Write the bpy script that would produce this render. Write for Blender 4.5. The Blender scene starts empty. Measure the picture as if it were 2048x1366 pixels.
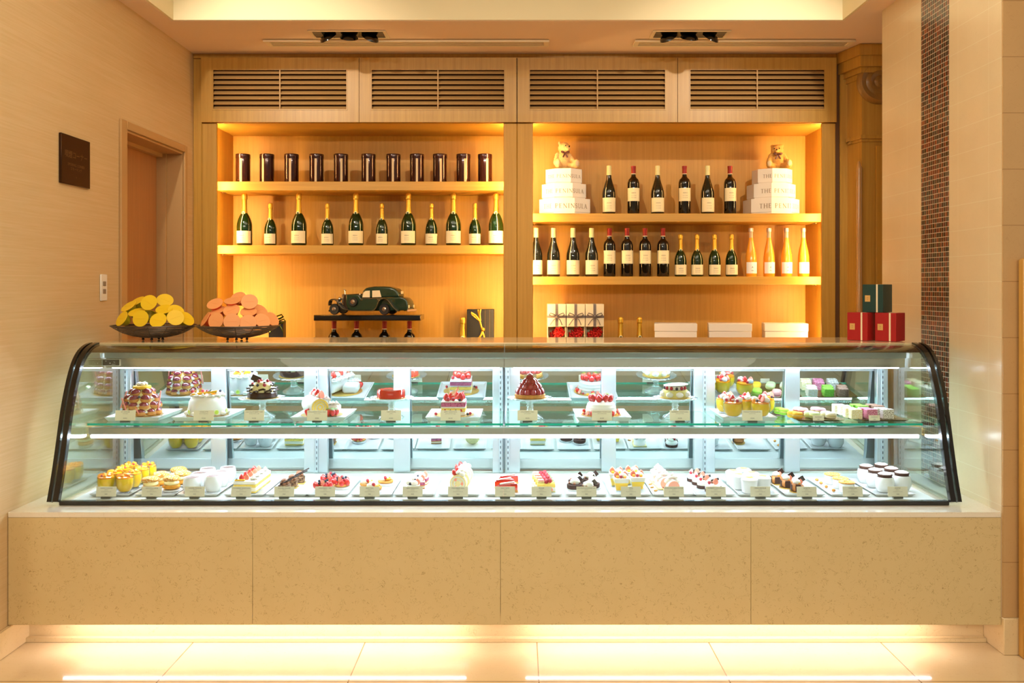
import bpy, bmesh, math, random
from mathutils import Matrix, Vector, noise
PI = math.pi
R = math.radians
SC = bpy.context.scene
COL = SC.collection
RND = random.Random(7)

# ------------------------------------------------------------------ materials
def lin(h):
    if isinstance(h, (tuple, list)):
        return (h[0], h[1], h[2], 1)
    h = h.lstrip('#')
    c = [int(h[i:i + 2], 16) / 255 for i in (0, 2, 4)]
    return tuple(x / 12.92 if x < .04045 else ((x + .055) / 1.055) ** 2.4 for x in c) + (1,)

MATS = {}
def mat(name, col, rough=.5, metal=0, coat=0, trans=0, emit=None, es=0, spec=.5, sss=0, ior=1.45, var=0, vs=60, bump=0, bs=200):
    if name in MATS:
        return MATS[name]
    m = bpy.data.materials.new(name); m.use_nodes = True
    nt = m.node_tree; b = nt.nodes['Principled BSDF']
    b.inputs['Base Color'].default_value = lin(col)
    b.inputs['Roughness'].default_value = rough
    b.inputs['Metallic'].default_value = metal
    b.inputs['Coat Weight'].default_value = coat
    b.inputs['Transmission Weight'].default_value = trans
    b.inputs['Specular IOR Level'].default_value = spec
    b.inputs['IOR'].default_value = ior
    if sss:
        b.inputs['Subsurface Weight'].default_value = sss
        b.inputs['Subsurface Radius'].default_value = (.02, .012, .006)
        b.inputs['Subsurface Scale'].default_value = .5
    if emit:
        b.inputs['Emission Color'].default_value = lin(emit)
        b.inputs['Emission Strength'].default_value = es
    if var or bump:
        tc = nt.nodes.new('ShaderNodeTexCoord')
        nz = nt.nodes.new('ShaderNodeTexNoise'); nz.inputs['Scale'].default_value = vs
        nz.inputs['Detail'].default_value = 4
        nt.links.new(tc.outputs['Object'], nz.inputs['Vector'])
        if var:
            hs = nt.nodes.new('ShaderNodeHueSaturation'); hs.inputs['Color'].default_value = lin(col)
            mr = nt.nodes.new('ShaderNodeMapRange')
            mr.inputs['From Min'].default_value = .3; mr.inputs['From Max'].default_value = .7
            mr.inputs['To Min'].default_value = 1 - var; mr.inputs['To Max'].default_value = 1 + var
            nt.links.new(nz.outputs['Fac'], mr.inputs['Value'])
            nt.links.new(mr.outputs['Result'], hs.inputs['Value'])
            nt.links.new(hs.outputs['Color'], b.inputs['Base Color'])
        if bump:
            n2 = nt.nodes.new('ShaderNodeTexNoise'); n2.inputs['Scale'].default_value = bs
            n2.inputs['Detail'].default_value = 3
            nt.links.new(tc.outputs['Object'], n2.inputs['Vector'])
            bp = nt.nodes.new('ShaderNodeBump'); bp.inputs['Strength'].default_value = bump
            bp.inputs['Distance'].default_value = .002
            nt.links.new(n2.outputs['Fac'], bp.inputs['Height'])
            nt.links.new(bp.outputs['Normal'], b.inputs['Normal'])
    MATS[name] = m
    return m

def speckle_mat(name, c0, c1, scale=250, thr=.6, rough=.6, coat=0):
    """two colours in small spots (sugar, seeds, crumbs)"""
    if name in MATS: return MATS[name]
    m = bpy.data.materials.new(name); m.use_nodes = True
    nt = m.node_tree; b = nt.nodes['Principled BSDF']
    tc = nt.nodes.new('ShaderNodeTexCoord'); nz = nt.nodes.new('ShaderNodeTexNoise')
    nz.inputs['Scale'].default_value = scale; nz.inputs['Detail'].default_value = 2
    cr = nt.nodes.new('ShaderNodeValToRGB')
    cr.color_ramp.elements[0].position = thr - .05; cr.color_ramp.elements[0].color = lin(c0)
    cr.color_ramp.elements[1].position = thr + .05; cr.color_ramp.elements[1].color = lin(c1)
    nt.links.new(tc.outputs['Object'], nz.inputs['Vector'])
    nt.links.new(nz.outputs['Fac'], cr.inputs['Fac'])
    nt.links.new(cr.outputs['Color'], b.inputs['Base Color'])
    b.inputs['Roughness'].default_value = rough; b.inputs['Coat Weight'].default_value = coat
    MATS[name] = m
    return m

def streak_mat(name, c0, c1, scale=(60, 60, 1.5), rough=.4, coat=.1, bump=.05):
    """wood grain or woven paper: noise stretched along one axis"""
    if name in MATS: return MATS[name]
    m = bpy.data.materials.new(name); m.use_nodes = True
    nt = m.node_tree; b = nt.nodes['Principled BSDF']
    tc = nt.nodes.new('ShaderNodeTexCoord'); mp = nt.nodes.new('ShaderNodeMapping')
    mp.inputs['Scale'].default_value = scale
    nz = nt.nodes.new('ShaderNodeTexNoise'); nz.inputs['Scale'].default_value = 1
    nz.inputs['Detail'].default_value = 5; nz.inputs['Roughness'].default_value = .65
    cr = nt.nodes.new('ShaderNodeValToRGB')
    cr.color_ramp.elements[0].position = .3; cr.color_ramp.elements[0].color = lin(c0)
    cr.color_ramp.elements[1].position = .7; cr.color_ramp.elements[1].color = lin(c1)
    L = nt.links.new
    L(tc.outputs['Object'], mp.inputs['Vector']); L(mp.outputs['Vector'], nz.inputs['Vector'])
    L(nz.outputs['Fac'], cr.inputs['Fac']); L(cr.outputs['Color'], b.inputs['Base Color'])
    bp = nt.nodes.new('ShaderNodeBump'); bp.inputs['Strength'].default_value = bump
    bp.inputs['Distance'].default_value = .002
    L(nz.outputs['Fac'], bp.inputs['Height']); L(bp.outputs['Normal'], b.inputs['Normal'])
    b.inputs['Roughness'].default_value = rough; b.inputs['Coat Weight'].default_value = coat
    MATS[name] = m
    return m

def _math(nt, op, a, b=None):
    n = nt.nodes.new('ShaderNodeMath'); n.operation = op
    for i, v in enumerate((a, b)):
        if v is None: continue
        if isinstance(v, (int, float)): n.inputs[i].default_value = v
        else: nt.links.new(v, n.inputs[i])
    return n.outputs[0]

def stone_mat(name, c0, c1, vein, rough=.25, coat=.3, grid=None, grout='#b89a70', gw=.004, veins=1.0, lightline=False):
    """limestone with fine curly veins; grid = [(axis, origin, pitch), ...] cuts joints"""
    if name in MATS: return MATS[name]
    m = bpy.data.materials.new(name); m.use_nodes = True
    nt = m.node_tree; b = nt.nodes['Principled BSDF']; L = nt.links.new
    tc = nt.nodes.new('ShaderNodeTexCoord')
    def nz(scale, detail, dist=0):
        n = nt.nodes.new('ShaderNodeTexNoise'); n.inputs['Scale'].default_value = scale
        n.inputs['Detail'].default_value = detail; n.inputs['Distortion'].default_value = dist
        L(tc.outputs['Object'], n.inputs['Vector']); return n.outputs['Fac']
    base = nt.nodes.new('ShaderNodeMix'); base.data_type = 'RGBA'
    base.inputs[6].default_value = lin(c0); base.inputs[7].default_value = lin(c1)
    L(nz(7, 5), base.inputs[0])
    v = nz(30, 3, 2.0)
    line = _math(nt, 'ABSOLUTE', _math(nt, 'SUBTRACT', v, .5))
    line = _math(nt, 'LESS_THAN', line, .009)
    mask = _math(nt, 'GREATER_THAN', nz(34, 2), .51)
    f = _math(nt, 'MULTIPLY', _math(nt, 'MULTIPLY', line, mask), .55 * veins)
    mx = nt.nodes.new('ShaderNodeMix'); mx.data_type = 'RGBA'
    L(f, mx.inputs[0]); L(base.outputs[2], mx.inputs[6]); mx.inputs[7].default_value = lin(vein)
    out = mx.outputs[2]
    if grid:
        sp = nt.nodes.new('ShaderNodeSeparateXYZ'); L(tc.outputs['Object'], sp.inputs[0])
        tot = None
        for ax, o, p in grid:
            t = _math(nt, 'FRACT', _math(nt, 'DIVIDE', _math(nt, 'SUBTRACT', sp.outputs[ax], o - 50 * p), p))
            g = _math(nt, 'LESS_THAN', t, gw / p)
            tot = g if tot is None else _math(nt, 'MAXIMUM', tot, g)
        m2 = nt.nodes.new('ShaderNodeMix'); m2.data_type = 'RGBA'
        L(tot, m2.inputs[0]); L(out, m2.inputs[6]); m2.inputs[7].default_value = lin(grout)
        out = m2.outputs[2]
    L(out, b.inputs['Base Color'])
    b.inputs['Roughness'].default_value = rough; b.inputs['Coat Weight'].default_value = coat
    b.inputs['Coat Roughness'].default_value = rough * .6
    MATS[name] = m
    return m

def mosaic_mat():
    m = bpy.data.materials.new('glass mosaic'); m.use_nodes = True
    nt = m.node_tree; b = nt.nodes['Principled BSDF']; L = nt.links.new
    tc = nt.nodes.new('ShaderNodeTexCoord'); sp = nt.nodes.new('ShaderNodeSeparateXYZ')
    L(tc.outputs['Object'], sp.inputs[0])
    py, pz = .0205, .0215
    def cell(o, p):
        q = _math(nt, 'DIVIDE', _math(nt, 'ADD', o, 20), p)
        return _math(nt, 'FLOOR', q), _math(nt, 'FRACT', q)
    iy, fy = cell(sp.outputs[1], py); iz, fz = cell(sp.outputs[2], pz)
    i2, f2 = cell(sp.outputs[1], py / 2)
    cb = nt.nodes.new('ShaderNodeCombineXYZ'); L(i2, cb.inputs[0]); L(iz, cb.inputs[1])
    wn = nt.nodes.new('ShaderNodeTexWhiteNoise'); wn.noise_dimensions = '2D'; L(cb.outputs[0], wn.inputs['Vector'])
    cr = nt.nodes.new('ShaderNodeValToRGB'); cr.color_ramp.interpolation = 'CONSTANT'
    cols = ['#2a1a14', '#5a2c1e', '#4b3e34', '#743824', '#2e221c', '#62281e', '#544a40', '#864426', '#1e1612']
    e = cr.color_ramp.elements
    while len(e) < len(cols): e.new(.5)
    for i, c in enumerate(cols):
        e[i].position = i / len(cols); e[i].color = lin(c)
    L(wn.outputs['Value'], cr.inputs['Fac'])
    g = _math(nt, 'MAXIMUM', _math(nt, 'LESS_THAN', fz, .1), _math(nt, 'LESS_THAN', fy, .07))
    mx = nt.nodes.new('ShaderNodeMix'); mx.data_type = 'RGBA'
    L(g, mx.inputs[0]); L(cr.outputs[0], mx.inputs[6]); mx.inputs[7].default_value = lin('#d8c4a8')
    L(mx.outputs[2], b.inputs['Base Color']); b.inputs['Roughness'].default_value = .2
    MATS['mosaic'] = m
    return m

def thin_glass(name, tint='#ffffff', base=.05, edge=.6, rough=.0, power=4.0, milk=0):
    if name in MATS: return MATS[name]
    m = bpy.data.materials.new(name); m.use_nodes = True
    nt = m.node_tree; nt.nodes.clear(); L = nt.links.new
    out = nt.nodes.new('ShaderNodeOutputMaterial')
    tr = nt.nodes.new('ShaderNodeBsdfTransparent'); tr.inputs[0].default_value = lin(tint)
    gl = nt.nodes.new('ShaderNodeBsdfGlossy'); gl.inputs['Roughness'].default_value = rough
    gl.inputs['Color'].default_value = (1, 1, 1, 1)
    lw = nt.nodes.new('ShaderNodeLayerWeight'); lw.inputs['Blend'].default_value = .5
    p = _math(nt, 'POWER', lw.outputs['Facing'], power)
    f = _math(nt, 'ADD', _math(nt, 'MULTIPLY', p, edge), base)
    mx = nt.nodes.new('ShaderNodeMixShader')
    L(f, mx.inputs[0]); L(tr.outputs[0], mx.inputs[1]); L(gl.outputs[0], mx.inputs[2])
    o = mx.outputs[0]
    if milk:
        df = nt.nodes.new('ShaderNodeBsdfTranslucent'); df.inputs[0].default_value = (1, 1, 1, 1)
        d2 = nt.nodes.new('ShaderNodeBsdfDiffuse'); d2.inputs[0].default_value = (1, 1, 1, 1)
        ad = nt.nodes.new('ShaderNodeMixShader'); ad.inputs[0].default_value = .5
        L(df.outputs[0], ad.inputs[1]); L(d2.outputs[0], ad.inputs[2])
        m2 = nt.nodes.new('ShaderNodeMixShader'); m2.inputs[0].default_value = milk
        L(o, m2.inputs[1]); L(ad.outputs[0], m2.inputs[2]); o = m2.outputs[0]
    L(o, out.inputs[0])
    MATS[name] = m
    return m

# ------------------------------------------------------------------ mesh builder
class MB:
    def __init__(s):
        s.v = []; s.f = []; s.m = []
    def add(s, vs, fs, mat=0, M=None):
        o = len(s.v)
        s.v += [tuple(M @ Vector(p)) for p in vs] if M is not None else [tuple(p) for p in vs]
        s.f += [tuple(i + o for i in f) for f in fs]
        s.m += [mat] * len(fs)
        return s
    def box(s, x0, x1, y0, y1, z0, z1, bev=0, mat=0, M=None):
        if bev <= 0:
            vs = [(x, y, z) for x in (x0, x1) for y in (y0, y1) for z in (z0, z1)]
            fs = [(0, 1, 3, 2), (4, 6, 7, 5), (0, 4, 5, 1), (2, 3, 7, 6), (0, 2, 6, 4), (1, 5, 7, 3)]
            return s.add(vs, fs, mat, M)
        lo = (x0, y0, z0); hi = (x1, y1, z1)
        vs = []; ix = {}
        for sx in (0, 1):
            for sy in (0, 1):
                for sz in (0, 1):
                    for k in range(3):
                        sg = (sx, sy, sz)
                        p = [(hi[a] - (0 if a == k else bev)) if sg[a] else (lo[a] + (0 if a == k else bev)) for a in range(3)]
                        ix[(sx, sy, sz, k)] = len(vs); vs.append(tuple(p))
        fs = []
        for k in range(3):
            a, b = [q for q in range(3) if q != k]
            for sg in (0, 1):
                q = []
                for (u, w) in ((0, 0), (1, 0), (1, 1), (0, 1)):
                    c = [0, 0, 0]; c[k] = sg; c[a] = u; c[b] = w; q.append(ix[(*c, k)])
                fs.append(tuple(q))
            for u in (0, 1):
                for w in (0, 1):
                    c0 = [0, 0, 0]; c0[a] = u; c0[b] = w; c1 = list(c0); c1[k] = 1
                    fs.append((ix[(*c0, a)], ix[(*c1, a)], ix[(*c1, b)], ix[(*c0, b)]))
        for sx in (0, 1):
            for sy in (0, 1):
                for sz in (0, 1):
                    fs.append(tuple(ix[(sx, sy, sz, k)] for k in range(3)))
        return s.add(vs, fs, mat, M)
    def lathe(s, prof, n=24, c=(0, 0, 0), mat=0, M=None, scal=0, ns=16, cap=True):
        vs = []; fs = []
        for (r, z) in prof:
            for i in range(n):
                a = 2 * PI * i / n
                rr = r * (1 + scal * math.cos(ns * a) * (r / max(p[0] for p in prof)) ** 3) if scal else r
                vs.append((c[0] + rr * math.cos(a), c[1] + rr * math.sin(a), c[2] + z))
        for j in range(len(prof) - 1):
            for i in range(n):
                k = (i + 1) % n
                fs.append((j * n + i, j * n + k, (j + 1) * n + k, (j + 1) * n + i))
        if cap:
            if prof[0][0] > 1e-6: fs.append(tuple(range(n))[::-1])
            if prof[-1][0] > 1e-6: fs.append(tuple((len(prof) - 1) * n + i for i in range(n)))
        return s.add(vs, fs, mat, M)
    def cyl(s, r, z0, z1, n=24, c=(0, 0), mat=0, M=None, bev=0):
        if bev:
            return s.lathe([(r - bev, z0), (r, z0 + bev), (r, z1 - bev), (r - bev, z1)], n, (c[0], c[1], 0), mat, M)
        return s.lathe([(r, z0), (r, z1)], n, (c[0], c[1], 0), mat, M)
    def ball(s, c, r, n=12, m=8, mat=0, M=None, wob=0, seed=0, fr=1.0):
        r = (r, r, r) if isinstance(r, (int, float)) else r
        vs = []; fs = []
        def pt(a, b):
            d = Vector((math.cos(a) * math.sin(b), math.sin(a) * math.sin(b), math.cos(b)))
            k = 1 + (wob * noise.noise(d * 2.2 * fr + Vector((seed * 3.1, seed * 1.7, seed))) if wob else 0)
            return (c[0] + r[0] * d.x * k, c[1] + r[1] * d.y * k, c[2] + r[2] * d.z * k)
        vs.append(pt(0, 0))
        for j in range(1, m):
            for i in range(n): vs.append(pt(2 * PI * i / n, PI * j / m))
        vs.append(pt(0, PI))
        for i in range(n):
            k = (i + 1) % n
            fs.append((0, 1 + i, 1 + k))
            for j in range(m - 2):
                a = 1 + j * n
                fs.append((a + i, a + n + i, a + n + k, a + k))
            fs.append((1 + (m - 2) * n + i, len(vs) - 1, 1 + (m - 2) * n + k))
        return s.add(vs, fs, mat, M)
    def tube(s, pts, r, n=8, closed=False, mat=0, M=None, flat=1.0):
        P = [Vector(p) for p in pts]; N = len(P); vs = []; fs = []
        rs = r if isinstance(r, (list, tuple)) else [r] * N
        up = None
        for i in range(N):
            a = P[(i - 1) % N] if (closed or i > 0) else P[i]
            b = P[(i + 1) % N] if (closed or i < N - 1) else P[i]
            t = (b - a).normalized()
            if up is None:
                up = Vector((0, 0, 1)) if abs(t.z) < .9 else Vector((1, 0, 0))
            x = t.cross(up)
            if x.length < 1e-5: x = t.orthogonal()
            x.normalize(); y = x.cross(t).normalized(); up = y
            for k in range(n):
                q = 2 * PI * k / n
                vs.append(tuple(P[i] + x * math.cos(q) * rs[i] + y * math.sin(q) * rs[i] * flat))
        M_ = N if closed else N - 1
        for i in range(M_):
            j = (i + 1) % N
            for k in range(n):
                l = (k + 1) % n
                fs.append((i * n + k, i * n + l, j * n + l, j * n + k))
        if not closed:
            fs.append(tuple(range(n))[::-1]); fs.append(tuple((N - 1) * n + k for k in range(n)))
        return s.add(vs, fs, mat, M)
    def prism(s, poly, a0, a1, axis='y', mat=0, M=None):
        """poly is 2-D; axis y: poly in (x, z); axis z: (x, y); axis x: (y, z)"""
        n = len(poly)
        def P(p, h):
            return {'y': (p[0], h, p[1]), 'z': (p[0], p[1], h), 'x': (h, p[0], p[1])}[axis]
        vs = [P(p, a0) for p in poly] + [P(p, a1) for p in poly]
        fs = [tuple(range(n)), tuple(range(2 * n - 1, n - 1, -1))]
        fs += [(i, (i + 1) % n, n + (i + 1) % n, n + i) for i in range(n)]
        return s.add(vs, fs, mat, M)
    def ring(s, x0, x1, z0, z1, i0, i1, k0, k1, y0, y1, mat=0):
        vs = []
        for y in (y0, y1):
            vs += [(x0, y, z0), (x1, y, z0), (x1, y, z1), (x0, y, z1), (i0, y, k0), (i1, y, k0), (i1, y, k1), (i0, y, k1)]
        fs = []
        for i in range(4):
            j = (i + 1) % 4
            fs += [(i, j, 4 + j, 4 + i), (8 + i, 12 + i, 12 + j, 8 + j), (i, 8 + i, 8 + j, j), (4 + i, 4 + j, 12 + j, 12 + i)]
        return s.add(vs, fs, mat)
    def mesh(s, name, mats, ang=40):
        me = bpy.data.meshes.new(name)
        me.from_pydata(s.v, [], s.f)
        ms = mats if isinstance(mats, (list, tuple)) else [mats]
        for m in ms: me.materials.append(m)
        me.polygons.foreach_set('material_index', s.m)
        bm = bmesh.new(); bm.from_mesh(me)
        bmesh.ops.recalc_face_normals(bm, faces=bm.faces)
        bm.to_mesh(me); bm.free()
        if ang:
            me.polygons.foreach_set('use_smooth', [True] * len(me.polygons))
            me.set_sharp_from_angle(angle=R(ang))
        me.update()
        return me
    def build(s, name, mats, parent=None, ang=40, loc=None, rot=None):
        return link(name, s.mesh(name, mats, ang), parent, loc, rot)

def link(name, me, parent=None, loc=None, rot=None, sc=None):
    o = bpy.data.objects.new(name, me); COL.objects.link(o)
    if parent is not None: o.parent = parent
    if loc is not None: o.location = loc
    if rot is not None: o.rotation_euler = rot
    if sc is not None: o.scale = (sc, sc, sc) if isinstance(sc, (int, float)) else sc
    return o

def tag(o, label=None, cat=None, group=None, kind=None):
    if label: o['label'] = label
    if cat: o['category'] = cat
    if group: o['group'] = group
    if kind: o['kind'] = kind
    return o

def thing(name, label, cat, loc=(0, 0, 0), rz=0, group=None):
    o = bpy.data.objects.new(name, None); COL.objects.link(o)
    o.empty_display_size = .02
    o.location = loc; o.rotation_euler = (0, 0, rz)
    return tag(o, label, cat, group)

def children_of(o): return [c for c in o.children]
def clone(o, loc=None, rz=None, label=None, group=None, parent=None, rot=None):
    c = o.copy(); COL.objects.link(c); c.parent = parent
    for ch in list(o.children): clone(ch, parent=c)
    if parent is None:
        if loc is not None: c.location = loc
        if rz is not None: c.rotation_euler = (0, 0, rz)
        if rot is not None: c.rotation_euler = rot
        if label: c['label'] = label
        if group: c['group'] = group
    return c

class Multi:
    """first call places the original, later calls place copies"""
    def __init__(s, root): s.r = root; s.used = False
    def put(s, loc, rz=0, label=None, group=None, rot=None):
        if not s.used:
            s.used = True; o = s.r
            o.location = loc; o.rotation_euler = rot if rot else (0, 0, rz)
            if label: o['label'] = label
            if group: o['group'] = group
            return o
        return clone(s.r, loc, rz, label, group, rot=rot)

def struct(name, mb, m, ang=40):
    o = mb.build(name, m, ang=ang); o['kind'] = 'structure'; return o

def text_mesh(body, size, mats, align='CENTER', depth=.0002, name='lettering', sx=1.0, space=1.0):
    cu = bpy.data.curves.new('txt', 'FONT'); cu.body = body; cu.size = size; cu.resolution_u = 2
    cu.align_x = align; cu.align_y = 'CENTER'; cu.extrude = depth; cu.space_character = space
    cu.space_line = 1.05
    ob = bpy.data.objects.new('txt', cu); COL.objects.link(ob)
    bpy.context.view_layer.update()
    me = bpy.data.meshes.new_from_object(ob.evaluated_get(bpy.context.evaluated_depsgraph_get()))
    bpy.data.objects.remove(ob); bpy.data.curves.remove(cu)
    me.materials.clear(); me.materials.append(mats); me.name = name
    for v in me.vertices: v.co.x *= sx
    return me

# ------------------------------------------------------------------ camera model
F = 1800.0; CX = 1036.0; CY = 573.0; EYE = 1.395
def wx(px, Y): return (px - CX) / F * Y
def wz(py, Y): return EYE - (py - CY) / F * Y
# ------------------------------------------------------------------ palette
WOOD = streak_mat('oak veneer', '#b68122', '#c69030', (70, 70, 2.0), .5, 0, .05)
WOODH = streak_mat('oak veneer horizontal', '#b68326', '#c69234', (2.0, 70, 70), .5, 0, .05)
WOODD = streak_mat('oak veneer deep', '#b0802e', '#c4953e', (70, 70, 2.0), .38, .15, .05)
SLAT = streak_mat('slat wood', '#b48c56', '#c49c64', (3, 60, 60), .5, 0, .03)
DOORW = streak_mat('door veneer', '#a5703f', '#b57d49', (50, 50, 2.0), .45, .1, .03)
CASING = mat('painted casing', '#c09763', .45)
WALLP = streak_mat('woven wallpaper', '#cfae7c', '#d8ba8c', (9, 3, 160), .8, 0, .12)
CEIL = mat('ceiling paint', '#f0d6be', .9)
TRAYC = mat('recess paint', '#efe2bd', .9)
STONE = stone_mat('limestone counter', '#d8be88', '#dfc794', '#94703c', .22, .35)
KICKS = stone_mat('limestone kick', '#e4c898', '#ead0a2', '#b08850', .25, .3, veins=.6)
FLOORM = stone_mat('floor stone', '#e4caa0', '#ebd3aa', '#c09a62', .1, .5,
                   grid=[(0, .072, .6735), (1, 3.178, .6735)], grout='#8a6230', gw=.004, veins=.35)
PIERS = stone_mat('pier tile', '#dcc49a', '#e6d0a8', '#c4a878', .28, .35,
                  grid=[(1, 3.512, .0815 * 3), (2, .135, .1065)], grout='#e8dab8', gw=.0022, veins=.3)
PIERF = stone_mat('pier front stone', '#c49c68', '#cea672', '#a87c48', .3, .2,
                  grid=[(2, .135, .213)], grout='#9c7444', gw=.0022, veins=.4)
MOSAIC = mosaic_mat()
BRONZE = mat('bronze plaque', '#3a2210', .32, .6)
WHITE = mat('white plastic', '#efe6d8', .45)
BLACK = mat('black rubber', '#0c0b0a', .35)
BLKGLOSS = mat('black gloss', '#070606', .12, coat=.6)
STEEL = mat('brushed aluminium', '#c3ccd0', .32, .85)
STEEL2 = mat('satin aluminium', '#a9b4b8', .4, .7)
STEELD = mat('dark slot', '#20262a', .5)
MIRROR = mat('mirror glass', '#cbd7da', .015, 1.0)
GLASS = thin_glass('case glass', '#f9fefd', .022, .6, 0, 4)
EGLASS = thin_glass('end glass', '#eef8f4', .08, .8, 0, 2.5)
SGLASS = thin_glass('shelf glass', '#dff3ea', .06, .6, 0, 3.0)
CRYSTAL = thin_glass('pressed glass', '#fbffff', .14, .8, .06, 1.4, milk=.12)  # milk is a white share imitating the bright refraction of pressed glass
CLEAR = thin_glass('clear acrylic', '#fbfbf8', .03, .6, .02, 3.0)
TEAL = mat('polished glass edge', '#16b39a', .15, emit=None, coat=.5, trans=.0)
CASETOP = stone_mat('case top stone', '#e6d2a8', '#ecd9b2', '#cbb080', .12, .5, veins=.3)
DECK = mat('white deck', '#cdcfc9', .3, coat=.2)
LAMPW = mat('lamp lens', '#ffffff', .5, emit='#e0ecff', es=56)
LAMPC = mat('deck lamp lens', '#ffffff', .5, emit='#e2ecff', es=54)
LAMPK = mat('kick lamp', '#ffffff', .5, emit='#f6f2ff', es=15)
LAMPA = mat('amber strip', '#ffffff', .5, emit='#ffd690', es=260)
TRIMM = mat('black silkscreen', '#15110e', .22, coat=.4)
GOLD = mat('gold foil', '#d9a93a', .28, .9, var=.2, vs=300)

# ------------------------------------------------------------------ the room
XL = -1.94; XR = 1.837; ZC = 2.785
mb = MB(); mb.box(-4, 4.5, -4, 5.36, -.05, 0); struct('floor', mb, FLOORM)
mb = MB()
mb.box(-2.3, XL, 1.2, 4.443, 0, 3.1); mb.box(-2.3, XL, 5.212, 5.95, 0, 3.1); mb.box(-2.3, XL, 4.443, 5.212, 2.172, 3.1)
struct('wall_left', mb, WALLP)
mb = MB(); mb.box(-2.3, 2.9, 5.9, 5.96, 0, 3.1); struct('wall_back', mb, WOODD)
# dropped ceiling with a recess over the counter
mb = MB()
mb.box(-2.3, 2.9, 4.712, 5.96, ZC, 3.15); mb.box(-2.3, -1.814, 1.2, 4.712, ZC, 3.15); mb.box(1.707, 2.9, 1.2, 4.712, ZC, 3.15)
struct('ceiling', mb, CEIL)
mb = MB(); mb.box(-1.80, 1.695, 1.2, 4.70, 3.06, 3.1)
mb.box(-1.814, 1.707, 4.7, 4.711, ZC + .002, 3.1); mb.box(-1.813, -1.80, 1.2, 4.70, ZC + .002, 3.1); mb.box(1.695, 1.706, 1.2, 4.70, ZC + .002, 3.1)
struct('ceiling.001', mb, TRAYC)
# marble skirting on the left wall
mb = MB(); mb.box(XL, XL + .012, 1.2, 3.56, 0, .105, .003); struct('baseboard_left', mb, KICKS)
# door
mb = MB()
mb.box(-2.105, -2.085, 4.43, 5.23, 0, 2.18)
d = struct('door_1', mb, DOORW)
mb = MB()
w = .072
mb.box(XL, XL + .013, 4.375, 4.443, 0, 2.213, .003); mb.box(XL, XL + .013, 5.212, 5.25, 0, 2.213, .003); mb.box(XL, XL + .013, 4.443, 5.212, 2.172, 2.213, .003)
struct('trim_1', mb, CASING)
mb = MB()
mb.box(-2.085, XL, 4.434, 4.446, 0, 2.172); mb.box(-2.03, XL, 5.206, 5.214, 0, 2.172); mb.box(-2.085, XL, 4.446, 5.206, 2.16, 2.174)
mb.box(-2.085, -2.03, 5.190, 5.214, 0, 2.16); mb.box(-2.085, -2.05, 4.446, 5.19, 2.14, 2.16)
struct('trim_2', mb, CASING)
# tiled pier on the right with its mosaic band
mb = MB(); mb.box(XR, 2.9, 3.42, 4.54, .14, 3.1); struct('wall_right', mb, [PIERS])
mb = MB(); mb.box(XR + .002, 2.9, 3.412, 3.4195, .14, 3.1); struct('trim_3', mb, PIERF)
mb = MB(); mb.box(XR - .0015, XR + .002, 3.836, 4.097, .54, 3.1); struct('trim_4', mb, MOSAIC)
mb = MB(); mb.box(XR, 1.905, 3.402, 4.54, 0, .139, .003); struct('baseboard_right', mb, KICKS)

# ceiling fittings
ACM = mat('diffuser paint', '#f0dcba', .5)
def slot_diffuser(x0, x1, lab):
    t = thing('slot_diffuser', lab, 'air vent', ((x0 + x1) / 2, 5.117, ZC), 0, 'ceiling air slots')
    hw = (x1 - x0) / 2
    a = MB()
    a.box(-hw, hw, -.063, -.045, -.016, -.001, .003); a.box(-hw, hw, .045, .063, -.012, -.001, .003)
    a.box(-hw, -hw + .03, -.045, .045, -.012, -.001, .003); a.box(hw - .03, hw, -.045, .045, -.012, -.001, .003)
    a.build('frame', ACM, t)
    for y in (-.028, 0, .028):
        b = MB(); b.box(-hw + .03, hw - .03, y - .006, y + .006, -.009, -.003, .002); b.build('blade', ACM, t)
    b = MB(); b.box(-hw + .03, hw - .03, -.045, .045, -.0022, -.001); b.build('duct_plate', STEELD, t)
slot_diffuser(-1.434, .176, 'long slim ceiling air slot above the left shelving unit')
slot_diffuser(.657, 1.90, 'shorter slim ceiling air slot above the right shelving unit')
def downlight(xc, lab):
    t = thing('downlight_box', lab, 'ceiling light', (xc, 4.955, ZC), 0, 'ceiling spotlight boxes')
    a = MB(); hw = .193
    a.box(-hw - .02, hw + .02, -.08, -.06, -.006, -.001, .002); a.box(-hw - .02, hw + .02, .06, .08, -.006, -.001, .002)
    a.box(-hw - .02, -hw, -.06, .06, -.006, -.001, .002); a.box(hw, hw + .02, -.06, .06, -.006, -.001, .002)
    a.build('frame', ACM, t)
    b = MB(); b.box(-hw, hw, -.06, .06, -.0022, -.001); b.build('housing', BLKGLOSS, t)
    for k, (x, tl) in enumerate(((-.12, -.5), (0, .1), (.12, .5))):
        M = Matrix.Translation((x, .0, -.012)) @ Matrix.Rotation(tl, 4, 'Y') @ Matrix.Rotation(.5, 4, 'X')
        c = MB(); c.lathe([(.035, .008), (.044, 0), (.05, -.012), (.046, -.014), (.038, -.004), (0, 0)], 20, M=M)
        g = c.build('gimbal_lamp', BLKGLOSS, t)
        c = MB(); c.lathe([(.036, -.006), (.0, -.009)], 16, M=M, cap=False); c.build('reflector', mat('lamp reflector', '#f4e6d0', .25, .3), g)
downlight(-.93, 'recessed box with three dark gimbal lamps, left of the two in ceiling')
downlight(.945, 'recessed box with three dark gimbal lamps, right of the two in ceiling')

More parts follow.
